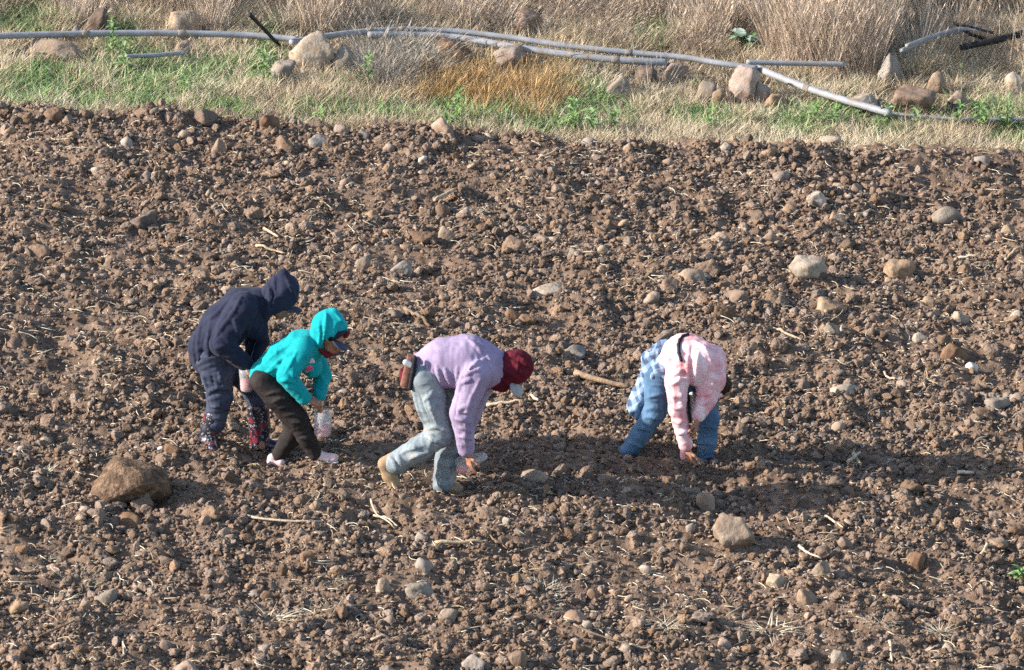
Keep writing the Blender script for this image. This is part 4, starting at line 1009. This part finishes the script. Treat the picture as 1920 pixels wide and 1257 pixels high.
def stick(x1, y1, x2, y2, r, label, mat=None, lift=.02, bend=0.0, up=0.0, name='dry_stalk', group='dry stalks and sticks on the soil', seed=None, cat='stalk'):
    rr = random.Random(seed or int(x1*7+y1)); a, b = G(x1, y1), G(x2, y2); k = mpp(a[1])
    n = 9; pts = []
    side = unit(np.cross(b-a, (0, 0, 1)))
    for i in range(n):
        t = i/(n-1); p = a*(1-t)+b*t+side*(bend*np.linalg.norm(b-a)*math.sin(math.pi*t)+rr.uniform(-.01, .01)*np.linalg.norm(b-a))
        zz = max(zf(*a[:2])*(1-t)+zf(*b[:2])*t, zf(p[0], p[1]))
        p[2] = zz+lift+r*k*.6+up*t; pts.append(p)
    o0 = pts[0].copy()
    rad = [r*k*(1-.35*i/(n-1))*rr.uniform(.9, 1.1) for i in range(n)]
    v, f = tube(np.array(pts)-o0, rad)
    o = link(name, poly_mesh(name, v, f, mat or m_stick), o0)
    return tag(o, label, cat, group)
for a in [
 (1078, 722, 1182, 746, 6.4, 'thick bare branch lying behind the person in pink', m_branch, .012, .04),
 (758, 592, 806, 622, 4.5, 'brown slanting stick above the lilac-shirted person', m_twig),
 (912, 771, 985, 778, 3.6, 'pale straight stalk in front of the lilac-shirted person'),
 (994, 762, 1010, 772, 4, 'short pale stub just above the pale straight stalk'),
 (815, 1027, 905, 1029, 4.2, 'straight tan stalk lying level in the lower centre'),
 (460, 977, 605, 998, 2.6, 'long thin curved twig below the person in turquoise', None, .02, .07),
 (1450, 620, 1503, 645, 3.4, 'pale slanting stick right of the person in pink'),
 (1582, 612, 1577, 655, 3.2, 'upright pale stick beside the round grey stone', None, .02, 0, .12),
 (1590, 878, 1612, 858, 3.4, 'broken stalk leaning left in the long shadow', None, .02, 0, .05),
 (1600, 856, 1614, 880, 4.0, 'broken stalk leaning right in the long shadow', None, .05),
 (1790, 493, 1832, 498, 3.0, 'whitish stalk below the large pale grey stone'),
 (1880, 503, 1925, 496, 3.0, 'whitish stalk at the right edge of the field'),
 (495, 425, 522, 452, 3.0, 'pale slanting stalk in the upper left field above the navy hood'),
 (480, 470, 535, 480, 2.8, 'pale level stalk just above the navy hood'),
 (1498, 1034, 1540, 1056, 3.2, 'pale curved stalk right of the tan boulder', None, .02, .1),
 (1838, 1030, 1888, 1010, 4.0, 'tan forked stalk at the lower right'),
 (815, 383, 855, 365, 4.0, 'short thick tan stalk in the upper middle'),
 (1655, 378, 1742, 381, 2.6, 'long thin stalk left of the large pale grey stone', m_twig),
 (1603, 416, 1640, 408, 3.4, 'short tan stalk beside the rounded pinkish tan stone'),
 (655, 1148, 745, 1142, 2.2, 'long thin twig in the lower middle left', m_twig),
 (695, 1206, 752, 1207, 3.2, 'straight stalk with frayed end near the bottom, middle left'),
 (1180, 1223, 1232, 1225, 2.6, 'whitish twig near the bottom right of centre'),
 (1075, 1195, 1180, 1222, 2.2, 'long brown twig near the bottom right of centre', m_twig, .02, .05),
 (1548, 970, 1580, 998, 2.4, 'thin pale stalk right of and above the tan boulder'),
 (1795, 888, 1826, 891, 4.2, 'short whitish stub below the end of the long shadow'),
 (175, 691, 196, 684, 4.2, 'short pale stub left of the person in navy'),
 (1658, 688, 1690, 718, 2.6, 'thin bent stalk right of the long pale stone', None, .02, .12),
 (695, 945, 740, 985, 2.4, 'thin pale twig below the boot of the lilac-shirted person', None, .02, .1),
 (700, 968, 745, 984, 2.4, 'thin pale twig crossing another below the tan boot', None, .02, -.12),
 (910, 1000, 975, 1032, 2.0, 'thin curved brown twig in the lower centre', m_twig, .02, .15),
 (1005, 310, 1050, 296, 3.0, 'tan stalk near the top edge of the soil', None),
 (1130, 395, 1150, 375, 3.2, 'short tan stalk in the upper middle right of field', None),
 (30, 1060, 80, 1072, 2.2, 'bent twig by the lower left edge', m_twig, .02, .3),
 (70, 1200, 140, 1182, 2.4, 'thin brown twig in the lower left corner', m_twig),
 (230, 1200, 233, 1240, 2.6, 'pale stalk pointing down at the bottom left', None),
 (1668, 1222, 1672, 1252, 3.4, 'pale stub at the bottom right edge', None),
 (1655, 1140, 1712, 1144, 2.6, 'thin level stalk in the lower right', None),
]:
    stick(*a)

def straw_meshes():
    out = []; r = np.random.default_rng(5)
    for i in range(6):
        n = 5; L = 1.0; bend = r.uniform(-.25, .25)
        pts = [(L*(t-.5), bend*math.sin(math.pi*t)*L, .05*math.sin(math.pi*t)) for t in np.linspace(0, 1, n)]
        v, f = tube(pts, [.022]*n, 4); out.append(poly_mesh('straw', v, f, m_straw))
    return out
x, y = field_points(9000, rg); m = len(x); L = .03*(6.0)**(rg.random(m)**1.7)
th = np.clip(.0031/(.022*L), .4, 4)
k = (vn2(x*.7, y*.7, 31) > .3)
x, y, L, th = x[k], y[k], L[k], th[k]; m = len(x)
scatter('straw_litter', source_set('straw', straw_meshes()), np.stack([x, y, z_any(x, y)+.022], 1), np.stack([rg.uniform(-.2, .2, m), rg.uniform(-.35, .35, m), rg.uniform(0, 6.28, m)], 1),
        np.stack([L, L*th, L*th], 1), rg.integers(0, 6, m), 'bits of straw and dry stalk strewn over the soil')

# ------------------------------------------------------------------ irrigation pipes and poles on the bank
m_pipe = pmat('weathered_grey_pipe', (.20, .203, .215, 1), (.32, .325, .34, 1), scale=5, rough=.6, bump=.15, bscale=50, c3=(.40, .405, .415, 1), spec=.4, dist=.004, dirt=((.26, .20, .145, 1), 9, .53))
m_black = pmat('black_plastic', (.012, .012, .013, 1), (.03, .029, .028, 1), scale=9, rough=.6, bump=.2, bscale=60)
def smooth_path(p, n):
    p = np.asarray(p, float); t = np.linspace(0, len(p)-1, n); out = []
    for s in t:
        i = min(int(s), len(p)-2); u = s-i
        p0, p1, p2, p3 = p[max(i-1, 0)], p[i], p[i+1], p[min(i+2, len(p)-1)]
        out.append(.5*((2*p1)+(-p0+p2)*u+(2*p0-5*p1+4*p2-p3)*u*u+(-p0+3*p1-3*p2+p3)*u**3))
    return np.array(out)
def pipe(pix, r, h, label, joints=(), mat=None, name='irrigation_pipe', cat='pipe', hollow=True, group='irrigation pipes on the bank', taper=1.0):
    pts = np.array([G(a, b, h if not isinstance(h, (list, tuple)) else h[i]) for i, (a, b) in enumerate(pix)])
    pts = smooth_path(pts, max(8, 6*len(pix))); k = mpp(pts[0][1]); o0 = pts[0].copy()
    r = r*.82; n = len(pts); rad = [r*k*(1+(taper-1)*i/(n-1)) for i in range(n)]
    v, f = tube(pts-o0, rad, 14)
    root = empty(name, o0) if joints else None
    if root:
        link('pipe_run', poly_mesh('pipe_run', v, f, mat or m_pipe), parent=root)
        for j in joints:
            i = min(n-2, max(1, int(j*(n-1)))); t = unit(pts[i+1]-pts[i]); c = pts[i]-o0
            v, f = tube([c-t*.035, c-t*.03, c+t*.03, c+t*.035], [r*k*1.02, r*k*1.13, r*k*1.13, r*k*1.02], 14)
            link('coupling', poly_mesh('coupling', v, f, STONE['grey']), parent=root)
    else:
        root = link(name, poly_mesh(name, v, f, mat or m_pipe), o0)
    return tag(root, label, cat, group)
pipe([(-60, 70), (60, 66), (200, 63), (340, 63), (470, 67), (560, 75)], 7.5, .10, 'long straight grey pipe at the left end of the bank', (.35, .62))
pipe([(545, 80), (600, 70), (680, 60), (760, 56), (850, 59), (950, 70), (1060, 86), (1170, 98), (1280, 108), (1350, 119), (1420, 129)], 7.0, .12, 'upper grey pipe of the bundled pair curving over the rocks', (.22, .3, .72))
pipe([(690, 66), (760, 66), (840, 69), (910, 79), (1000, 94), (1110, 108), (1190, 115), (1250, 117)], 8.0, .11, 'lower grey pipe of the bundled pair, nearer the field', (.55, .8))
pipe([(1400, 117), (1480, 119), (1585, 121)], 6.0, .14, 'short straight grey pipe ending in the dry grass on the right')
pipe([(1420, 128), (1510, 164), (1590, 190), (1670, 213)], 8.0, .10, 'grey pipe slanting down towards the field on the right', (.35,))
pipe([(1665, 213), (1740, 220), (1830, 226), (1930, 224)], 4.5, .03, 'grey pipe half hidden by green weeds at the lower right')
pipe([(235, 106), (290, 104), (345, 99)], 5.0, .06, 'short piece of grey pipe lying in grass in front of the long one')
pipe([(1690, 95), (1760, 68), (1835, 52)], 5.0, .28, 'thin pale pipe rising through tall grass at the upper right')
pipe([(1700, 86), (1790, 56), (1850, 58)], 4.5, .33, 'second thin pale pipe lying behind the first at the upper right')
pipe([(468, 27), (495, 55), (524, 86)], 5.0, [.42, .22, .02], 'dark leaning stake stuck in the bank behind the pale peaked rock', mat=m_black, name='stake', cat='stake', group='dark sticks on the bank', taper=.8)
pipe([(1790, 42), (1815, 62), (1850, 74)], 4.0, [.36, .28, .24], 'short black stick crossing the thin pale pipes', mat=m_black, name='burnt_branch', cat='branch', group='dark sticks on the bank')
pipe([(1800, 90), (1860, 77), (1930, 60)], 7.0, [.16, .24, .3], 'black branch slanting up at the right edge of the bank', mat=m_black, name='burnt_branch', cat='branch', group='dark sticks on the bank', taper=1.2)
pipe([(1790, 44), (1840, 56), (1862, 62)], 3.0, [.36, .34, .32], 'thin black rod above the thin pale pipes', mat=m_black, name='burnt_branch', cat='branch', group='dark sticks on the bank')
pipe([(1885, 72), (1905, 90), (1930, 112)], 3.5, [.26, .2, .12], 'thin grey branch hanging down at the right edge of the bank', mat=m_twig, name='burnt_branch', cat='branch', group='dark sticks on the bank')

# ------------------------------------------------------------------ grass and weeds
def tuft(seed, nb, hmin, hmax, width, spread, lean, seed_head=0.0, droop=.3, mat=None, nseg=3):
    r = np.random.default_rng(seed); v = []; f = []
    for i in range(nb):
        a = r.uniform(0, 6.28); q = spread*math.sqrt(r.random()); b = np.array([q*math.cos(a), q*math.sin(a), -.01])
        h = r.uniform(hmin, hmax); la = a+r.normal(0, .8); l = lean*r.uniform(.2, 1.4)
        d = np.array([math.cos(la)*l, math.sin(la)*l, 1.0]); d /= np.linalg.norm(d)
        sa = r.uniform(0, 6.28); s = np.array([math.cos(sa), math.sin(sa), 0]); w = width*r.uniform(.7, 1.3)
        s0 = len(v)
        for j in range(nseg+1):
            t = j/nseg; c = b+d*h*t+np.array([math.cos(la), math.sin(la), -.6])*droop*h*t*t*.6
            ww = w*(1-.8*t)
            if j == nseg: v.append(c)
            else: v.append(c-s*ww); v.append(c+s*ww)
        for j in range(nseg-1):
            a0 = s0+2*j; f.append((a0, a0+1, a0+3)); f.append((a0, a0+3, a0+2))
        a0 = s0+2*(nseg-1); f.append((a0, a0+1, a0+2))
        if r.random() < seed_head:
            top = v[-1]; m = len(v); hw = r.uniform(.003, .005); hl = r.uniform(.05, .12)
            dn = (top-v[-3]); dn /= np.linalg.norm(dn)
            v += [top-dn*.02, top+s*hw+dn*hl*.35, top-s*hw+dn*hl*.35, top+dn*hl]
            f += [(m, m+1, m+3), (m, m+3, m+2)]
    return np_mesh('tuft', np.array(v), np.array(f), mat, smooth=False)
m_dry = grass_mat('dry_grass', [(0, (.34, .27, .17, 1)), (.35, (.54, .43, .29, 1)), (.7, (.66, .54, .37, 1)), (1, (.70, .62, .46, 1))], .3, attr=True)
m_tall = grass_mat('tall_dry_grass', [(0, (.30, .22, .155, 1)), (.4, (.50, .39, .295, 1)), (.8, (.62, .50, .395, 1)), (1, (.57, .50, .32, 1))], .3, attr=True)
m_green = grass_mat('green_grass', [(0, (.14, .23, .075, 1)), (.4, (.22, .33, .12, 1)), (.75, (.30, .39, .17, 1)), (1, (.40, .43, .24, 1))], .35, attr=True)
m_gold = grass_mat('golden_weed', [(0, (.34, .20, .08, 1)), (.5, (.47, .295, .125, 1)), (1, (.56, .42, .23, 1))], .3, attr=True)
m_greyw = grass_mat('grey_weed', [(0, (.22, .19, .16, 1)), (.5, (.34, .29, .245, 1)), (1, (.40, .37, .27, 1))], .25, attr=True)
TUFT = {
 'dry':   [tuft(i, 24, .05, .21, .0026, .07, .7, .0, .35, m_dry, 2) for i in range(7)],
 'tall':  [tuft(20+i, 22, .22, .70, .0030, .09, .26, .5, .22, m_tall, 3) for i in range(7)],
 'green': [tuft(40+i, 16, .03, .12+.022*i, .0105, .07, 1.1, 0, .5, m_green, 2) for i in range(7)],
 'gold':  [tuft(60+i, 26, .10, .28, .0026, .12, .8, .08, .15, m_gold, 2) for i in range(5)],
 'grey':  [tuft(80+i, 32, .12, .34, .0028, .12, 1.0, .2, .3, m_greyw, 2) for i in range(5)],
}
def grow(name, srcs, pts, rz, scl, idx, tone, label):
    V, F, Tn = [], [], []; off = 0
    for i, me in enumerate(srcs):
        v = np.zeros(len(me.vertices)*3, np.float32); me.vertices.foreach_get('co', v); v = v.reshape(-1, 3)
        f = np.zeros(len(me.loops), np.int32); me.loops.foreach_get('vertex_index', f); f = f.reshape(-1, 3)
        k = idx == i; n = int(k.sum())
        if not n: continue
        c, sn = np.cos(rz[k])[:, None], np.sin(rz[k])[:, None]; w = v[None]*scl[k][:, None, :]
        w = np.stack([w[..., 0]*c-w[..., 1]*sn, w[..., 0]*sn+w[..., 1]*c, w[..., 2]], -1)+pts[k][:, None, :]
        V.append(w.reshape(-1, 3)); F.append((f[None]+(np.arange(n)*len(v))[:, None, None]).reshape(-1, 3)+off); off += n*len(v)
        Tn.append(np.clip(np.repeat(tone[k], len(v))+np.tile(np.random.default_rng(i).normal(0, .12, len(v)//5+1).repeat(5)[:len(v)], n), 0, 1))
    me = np_mesh(name, np.concatenate(V), np.concatenate(F), srcs[0].materials[0], smooth=False)
    a = me.attributes.new('tone', 'FLOAT', 'POINT'); a.data.foreach_set('value', np.concatenate(Tn).astype(np.float32))
    return tag(link(name, me), label, kind='stuff')
GREEN = [(40, 32, 80, 40), (215, 75, 34, 60), (225, 110, 55, 40), (365, 140, 70, 35), (485, 120, 42, 42), (75, 155, 60, 40), (25, 175, 40, 30), (715, 18, 40, 25), (690, 120, 40, 40), (855, 200, 55, 48),
         (1110, 205, 85, 45), (1215, 65, 55, 26), (1540, 218, 75, 26), (1330, 225, 60, 22), (1830, 215, 100, 26), (600, 215, 60, 20), (410, 212, 60, 16), (160, 180, 60, 30), (255, 205, 50, 14), (740, 215, 50, 20),
         (1000, 235, 80, 22), (1900, 255, 60, 22), (1650, 240, 50, 18), (500, 60, 18, 30), (300, 150, 80, 40), (1480, 240, 70, 18), (960, 215, 50, 22)]
GOLD = [(930, 165, 125, 50), (820, 160, 60, 40), (1010, 190, 60, 30)]
GREYW = [(740, 125, 95, 48), (680, 60, 60, 25), (1230, 150, 60, 30)]
def blob(pxs, pys, L):
    w = np.zeros_like(pxs)
    for a, b, rx, ry in L: w = np.maximum(w, np.exp(-(((pxs-a)/rx)**2+((pys-b)/ry)**2)*1.1))
    return w
N = 46000
x = rg.uniform(-7.0, 7.0, N); y = rg.uniform(4.2, 11.6, N)
hw = (960/FPX)*(y-CAM[1])/math.cos(PITCH)+.9
k = (np.abs(x) < hw) & (y > y_edge(x)-.03+.25*(vn2(x*5, y*5, 8)-.5)); x, y = x[k], y[k]
z = z_verge(x, y); gx, gy = project(x, y, z)
n1 = vn2(x*1.6, y*1.6, 41); n2 = vn2(x*4.5, y*4.5, 42)
wg = blob(gx, gy, GREEN)*(.25+1.5*n2); wo = blob(gx, gy, GOLD)*(.6+.6*n2); wy = blob(gx, gy, GREYW)*(.6+.6*n2)
u = rg.random(len(x))
# height of the dry growth: low by the field, tall beyond the pipes and on the right
pipe_y = np.interp(gx, [0, 500, 760, 1000, 1300, 1450, 1600, 1900], [70, 72, 75, 105, 130, 160, 170, 150])
behind = gy < pipe_y-12+30*(n1-.5)
right = np.clip((gx-1150)/500, 0, 1)
kind = np.full(len(x), 0)
kind[(u < .22+.5*right*(gy < 230)) & behind] = 1
kind[behind & (u > .55)] = 1
kind[(rg.random(len(x)) < np.clip((wg-.14)*1.9, 0, .85))] = 2
kind[(rg.random(len(x)) < .04) & ~behind] = 2
kind[(rg.random(len(x)) < np.clip((wo-.15)*1.6, 0, .8))] = 3
kind[(wy > .42) & (u < .8)] = 4
for a, b, w, h, *_ in BANK:                          # the rocks stand free of the grass
    k = (np.abs(gx-a) < .62*w) & (gy > b-.35*h) & (gy < b+h*.5+np.where(kind == 1, 75, 26)) & (rg.random(len(x)) < .74)
    kind[k] = 9
k = (np.abs(gx-1398) < 50) & (gy > 70) & (gy < 175) & (kind == 1); kind[k] = 0
k = (np.abs(gx-1398) < 34) & (gy > 78) & (gy < 112); kind[k] = 9
k = (gx > 1665) & (gy > 38) & (gy < 185) & (kind == 1) & (rg.random(len(x)) < .93); kind[k] = 0
for pth in ([(0, 66), (200, 63), (470, 67), (560, 75), (760, 60), (850, 64), (950, 76), (1110, 105), (1280, 112), (1420, 130), (1510, 164), (1670, 213)],):
    a = np.array(pth); py_ = np.interp(gx, a[:, 0], a[:, 1])
    k = (gx < 1670) & (gy > py_-6) & (gy < py_+34) & (rg.random(len(x)) < np.where((gx > 400) & (gx < 560), 0, .34)); kind[k] = 9
bare = (~behind) & (rg.random(len(x)) < .30+.3*(n2 < .35))
thin = rg.random(len(x)) < np.where(gy < -60, .55, 0)
gaps = (kind == 1) & (vn2(x*2.6, y*2.6, 47) < np.where(gx > 1150, .34, .46)); kind[gaps] = 0
keepm = ~bare & ~thin & ~((kind == 3) & (u < .45)) & ~((kind == 1) & (rg.random(len(x)) < .40))
sets = (('dry', 0, 'short dry straw-coloured grass on the bank', 'dry_grass'), ('tall', 1, 'tall dry tan grass behind the pipes', 'tall_dry_grass'), ('green', 2, 'patches of short green grass and weeds on the bank', 'green_grass'),
        ('gold', 3, 'clump of golden brown weeds in front of the pipes', 'golden_weeds'), ('grey', 4, 'grey brown twiggy dead weeds left of the golden clump', 'twiggy_weeds'))
for key, c, lab, nm in sets:
    q = keepm & (kind == c); m = int(q.sum())
    if not m: continue
    s = rg.uniform(.7, 1.25, m)
    hs = s*np.where(behind[q], 1.25, 1.0) if c == 0 else s*(np.clip(.60+.45*right[q]+.9*(n1[q]-.45), .35, 1.25) if c == 1 else 1.0)
    grow(nm, TUFT[key], np.stack([x[q], y[q], z[q]], 1), rg.uniform(0, 6.28, m), np.stack([s, s, hs], 1), rg.integers(0, len(TUFT[key]), m), np.clip(rg.random(m)*.75+.5*(n1[q]-.35), 0, 1), lab)


# leafy weeds, one object each, leaf by leaf
m_leaf = pmat('weed_leaf', (.12, .22, .06, 1), (.23, .35, .12, 1), scale=12, rough=.6, bump=.2, bscale=40, rnd=.2)
m_leaf_b = pmat('bluish_leaf', (.20, .30, .22, 1), (.34, .42, .36, 1), scale=12, rough=.6, bump=.2, bscale=40, rnd=.2)
def leaf_mesh(nm, L, W, curl, mat):
    v = []; f = []; n = 5
    for i in range(n+1):
        t = i/n; w = W*math.sin(math.pi*min(.97, t*.9+.08))*(1-.25*t); zz = L*(curl[0]*t-curl[1]*t*t); xx = L*t
        v += [(xx, -w, zz+w*.35), (xx, 0, zz), (xx, w, zz+w*.35)]
    for i in range(n):
        a = 3*i; f += [(a, a+3, a+4, a+1), (a+1, a+4, a+5, a+2)]
    return poly_mesh(nm, v, f, mat)
LEAF = [leaf_mesh('leaf', .075, .013, (.5, .6), m_leaf), leaf_mesh('leaf', .06, .016, (.9, .8), m_leaf)]
LEAFB = [leaf_mesh('leaf', .16, .042, (.9, .75), m_leaf), leaf_mesh('leaf', .17, .045, (.45, .7), m_leaf_b)]
def weed(pxx, pyy, h, nl, label, leaves=LEAF, size=1.0, rosette=False, seed=0, group='leafy green weeds on the bank', name='leafy_weed'):
    rr = random.Random(seed+int(pxx)); g = G(pxx, pyy); zz = zf(g[0], g[1])
    root = empty(name, (g[0], g[1], zz)); tag(root, label, 'weed', group)
    top = (rr.uniform(-.03, .03), rr.uniform(-.03, .03), h)
    v, f = tube([(0, 0, -.02), (top[0]*.4, top[1]*.4, h*.5), top], [.005, .004, .002], 5)
    link('stem', poly_mesh('stem', v, f, m_leaf), parent=root)
    for i in range(nl):
        t = (i+.6)/nl if not rosette else .3+.5*i/nl; lf = leaves[(i*len(leaves)//nl) if rosette else i % len(leaves)]
        o = link('leaf', lf, (top[0]*t, top[1]*t, h*(t if not rosette else 1-t)), root)
        s = size*rr.uniform(.75, 1.2)*(1-.35*t if not rosette else 1); o.scale = (s, s, s)
        o.rotation_euler = (rr.uniform(-.3, .3), rr.uniform(-.5, .1), i*2.4+rr.uniform(-.3, .3))
weed(1398, 92, .20, 14, 'broad-leaved green and bluish plant behind the pipes on the right', [LEAFB[1], LEAFB[0]], 1.15, True, name='broad_leaved_plant')
for i, (a, b, h, n, lab) in enumerate([
 (212, 100, .34, 20, 'tall leafy weed in front of the long pipe at the left'),
 (232, 122, .22, 16, 'bushy green weed at the foot of the tall one on the left'),
 (855, 222, .30, 22, 'upright green weed left in front of the golden clump'),
 (838, 232, .18, 16, 'low green weed beside the upright one, by the reddish stone'),
 (1075, 228, .26, 20, 'green weed at the right foot of the golden clump'),
 (1110, 238, .22, 18, 'middle weed of the green patch right of the golden clump'),
 (1150, 232, .20, 16, 'right-hand weed of the green patch right of the golden clump'),
 (1530, 228, .18, 16, 'green weed below the slanting pipe'),
 (1560, 232, .18, 16, 'green weed right below the slanting pipe, nearer its low end'),
 (1660, 228, .16, 14, 'small green weed at the low end of the slanting pipe'),
 (1795, 232, .20, 16, 'green weed in front of the pinkish rock at right'),
 (1840, 236, .22, 18, 'taller green weed in the row at the right end of the bank'),
 (1885, 234, .20, 16, 'green weed nearest the right edge of the bank'),
 (1718, 232, .16, 14, 'green weed in front of the wide brown rock'),
 (496, 148, .24, 16, 'green weed left of the grey blocky rock'),
 (345, 170, .18, 14, 'green weed in the left middle of the grass'),
 (690, 150, .26, 16, 'dark green weed in the grey twigs right of the pale peaked rock'),
 (600, 222, .12, 12, 'small green weed at the field edge, left of centre'),
 (1335, 235, .14, 12, 'small green weed at the field edge below the rock pile'),
]):
    weed(a, b, h*1.15, int(n*1.3), lab, seed=i, size=1.7)
weed(1916, 1078, .10, 10, 'green sprig at the right edge of the ploughed field', [LEAFB[0]], .55, True, group='weeds in the field', name='green_sprig')

# wilted tufts turned up with the soil
m_wilt = grass_mat('wilted_weed', [(0, (.34, .33, .24, 1)), (.5, (.46, .45, .34, 1)), (1, (.60, .54, .40, 1))], .2)
m_wst = grass_mat('straw_clump', [(0, (.50, .42, .28, 1)), (1, (.66, .58, .42, 1))], .2)
WILT = [tuft(120+i, 46, .05, .15, .0026, .10, 2.6, 0, .5, m_wilt) for i in range(3)]
WST = [tuft(140+i, 40, .08, .20, .0035, .06, 3.0, 0, .3, m_wst) for i in range(2)]
for i, (a, b, s, ms, lab) in enumerate([
 (1445, 1188, 1.5, WST, 'large wilted straw-coloured tuft near the bottom right of centre'),
 (505, 1165, 1.4, WST, 'heap of bleached straw near the bottom left of centre'),
 (605, 1155, 1.1, WILT, 'greyish green wilted tuft right of the bleached straw heap'),
 (625, 1098, .9, WILT, 'small wilted tuft above the greyish green one, lower left'),
 (1020, 1110, 1.1, WILT, 'wilted tuft in the lower middle, right of the flat grey slab'),
 (1015, 1150, 1.2, WILT, 'grey green wilted tuft below another in the lower middle'),
 (900, 1105, .9, WILT, 'pale wilted tuft just right of the flat grey slab'),
 (1250, 1195, 1.0, WST, 'small straw tuft at the bottom between centre and right'),
 (775, 1195, .8, WST, 'frayed yellow root tuft at the end of a stalk, bottom centre'),
 (75, 1035, .9, WILT, 'greenish wilted tuft by the lower left edge'),
 (150, 1085, 1.2, WILT, 'wide wilted tuft left above the grey stone wedge'),
 (105, 1130, 1.0, WST, 'straw tuft left of the grey stone wedge'),
 (400, 1015, .9, WILT, 'pale wilted tuft below the twig at left'),
 (85, 890, .8, WST, 'thin straw tuft left of the large brown boulder'),
 (1740, 800, .8, WILT, 'wilted tuft at the right above the long shadow'),
 (1830, 500, 1.0, WILT, 'wilted tuft beside a whitish stalk at the right'),
 (940, 330, .9, WILT, 'greyish wilted tuft near the top of the field'),
 (1110, 300, 1.1, WST, 'straw tuft near the top edge of the soil right of centre'),
 (1650, 1195, .9, WILT, 'wilted greenish tuft at the lower right'),
 (1760, 1200, 1.0, WST, 'straw tuft at the lower right corner area'),
]):
    g = G(a, b); o = link('wilted_tuft', ms[i % len(ms)], (g[0], g[1], zf(g[0], g[1])+.01)); o.scale = (s, s, s*.6); o.rotation_euler = (0, 0, i*1.3)
    tag(o, lab, 'tuft', 'wilted weeds turned up by the plough')
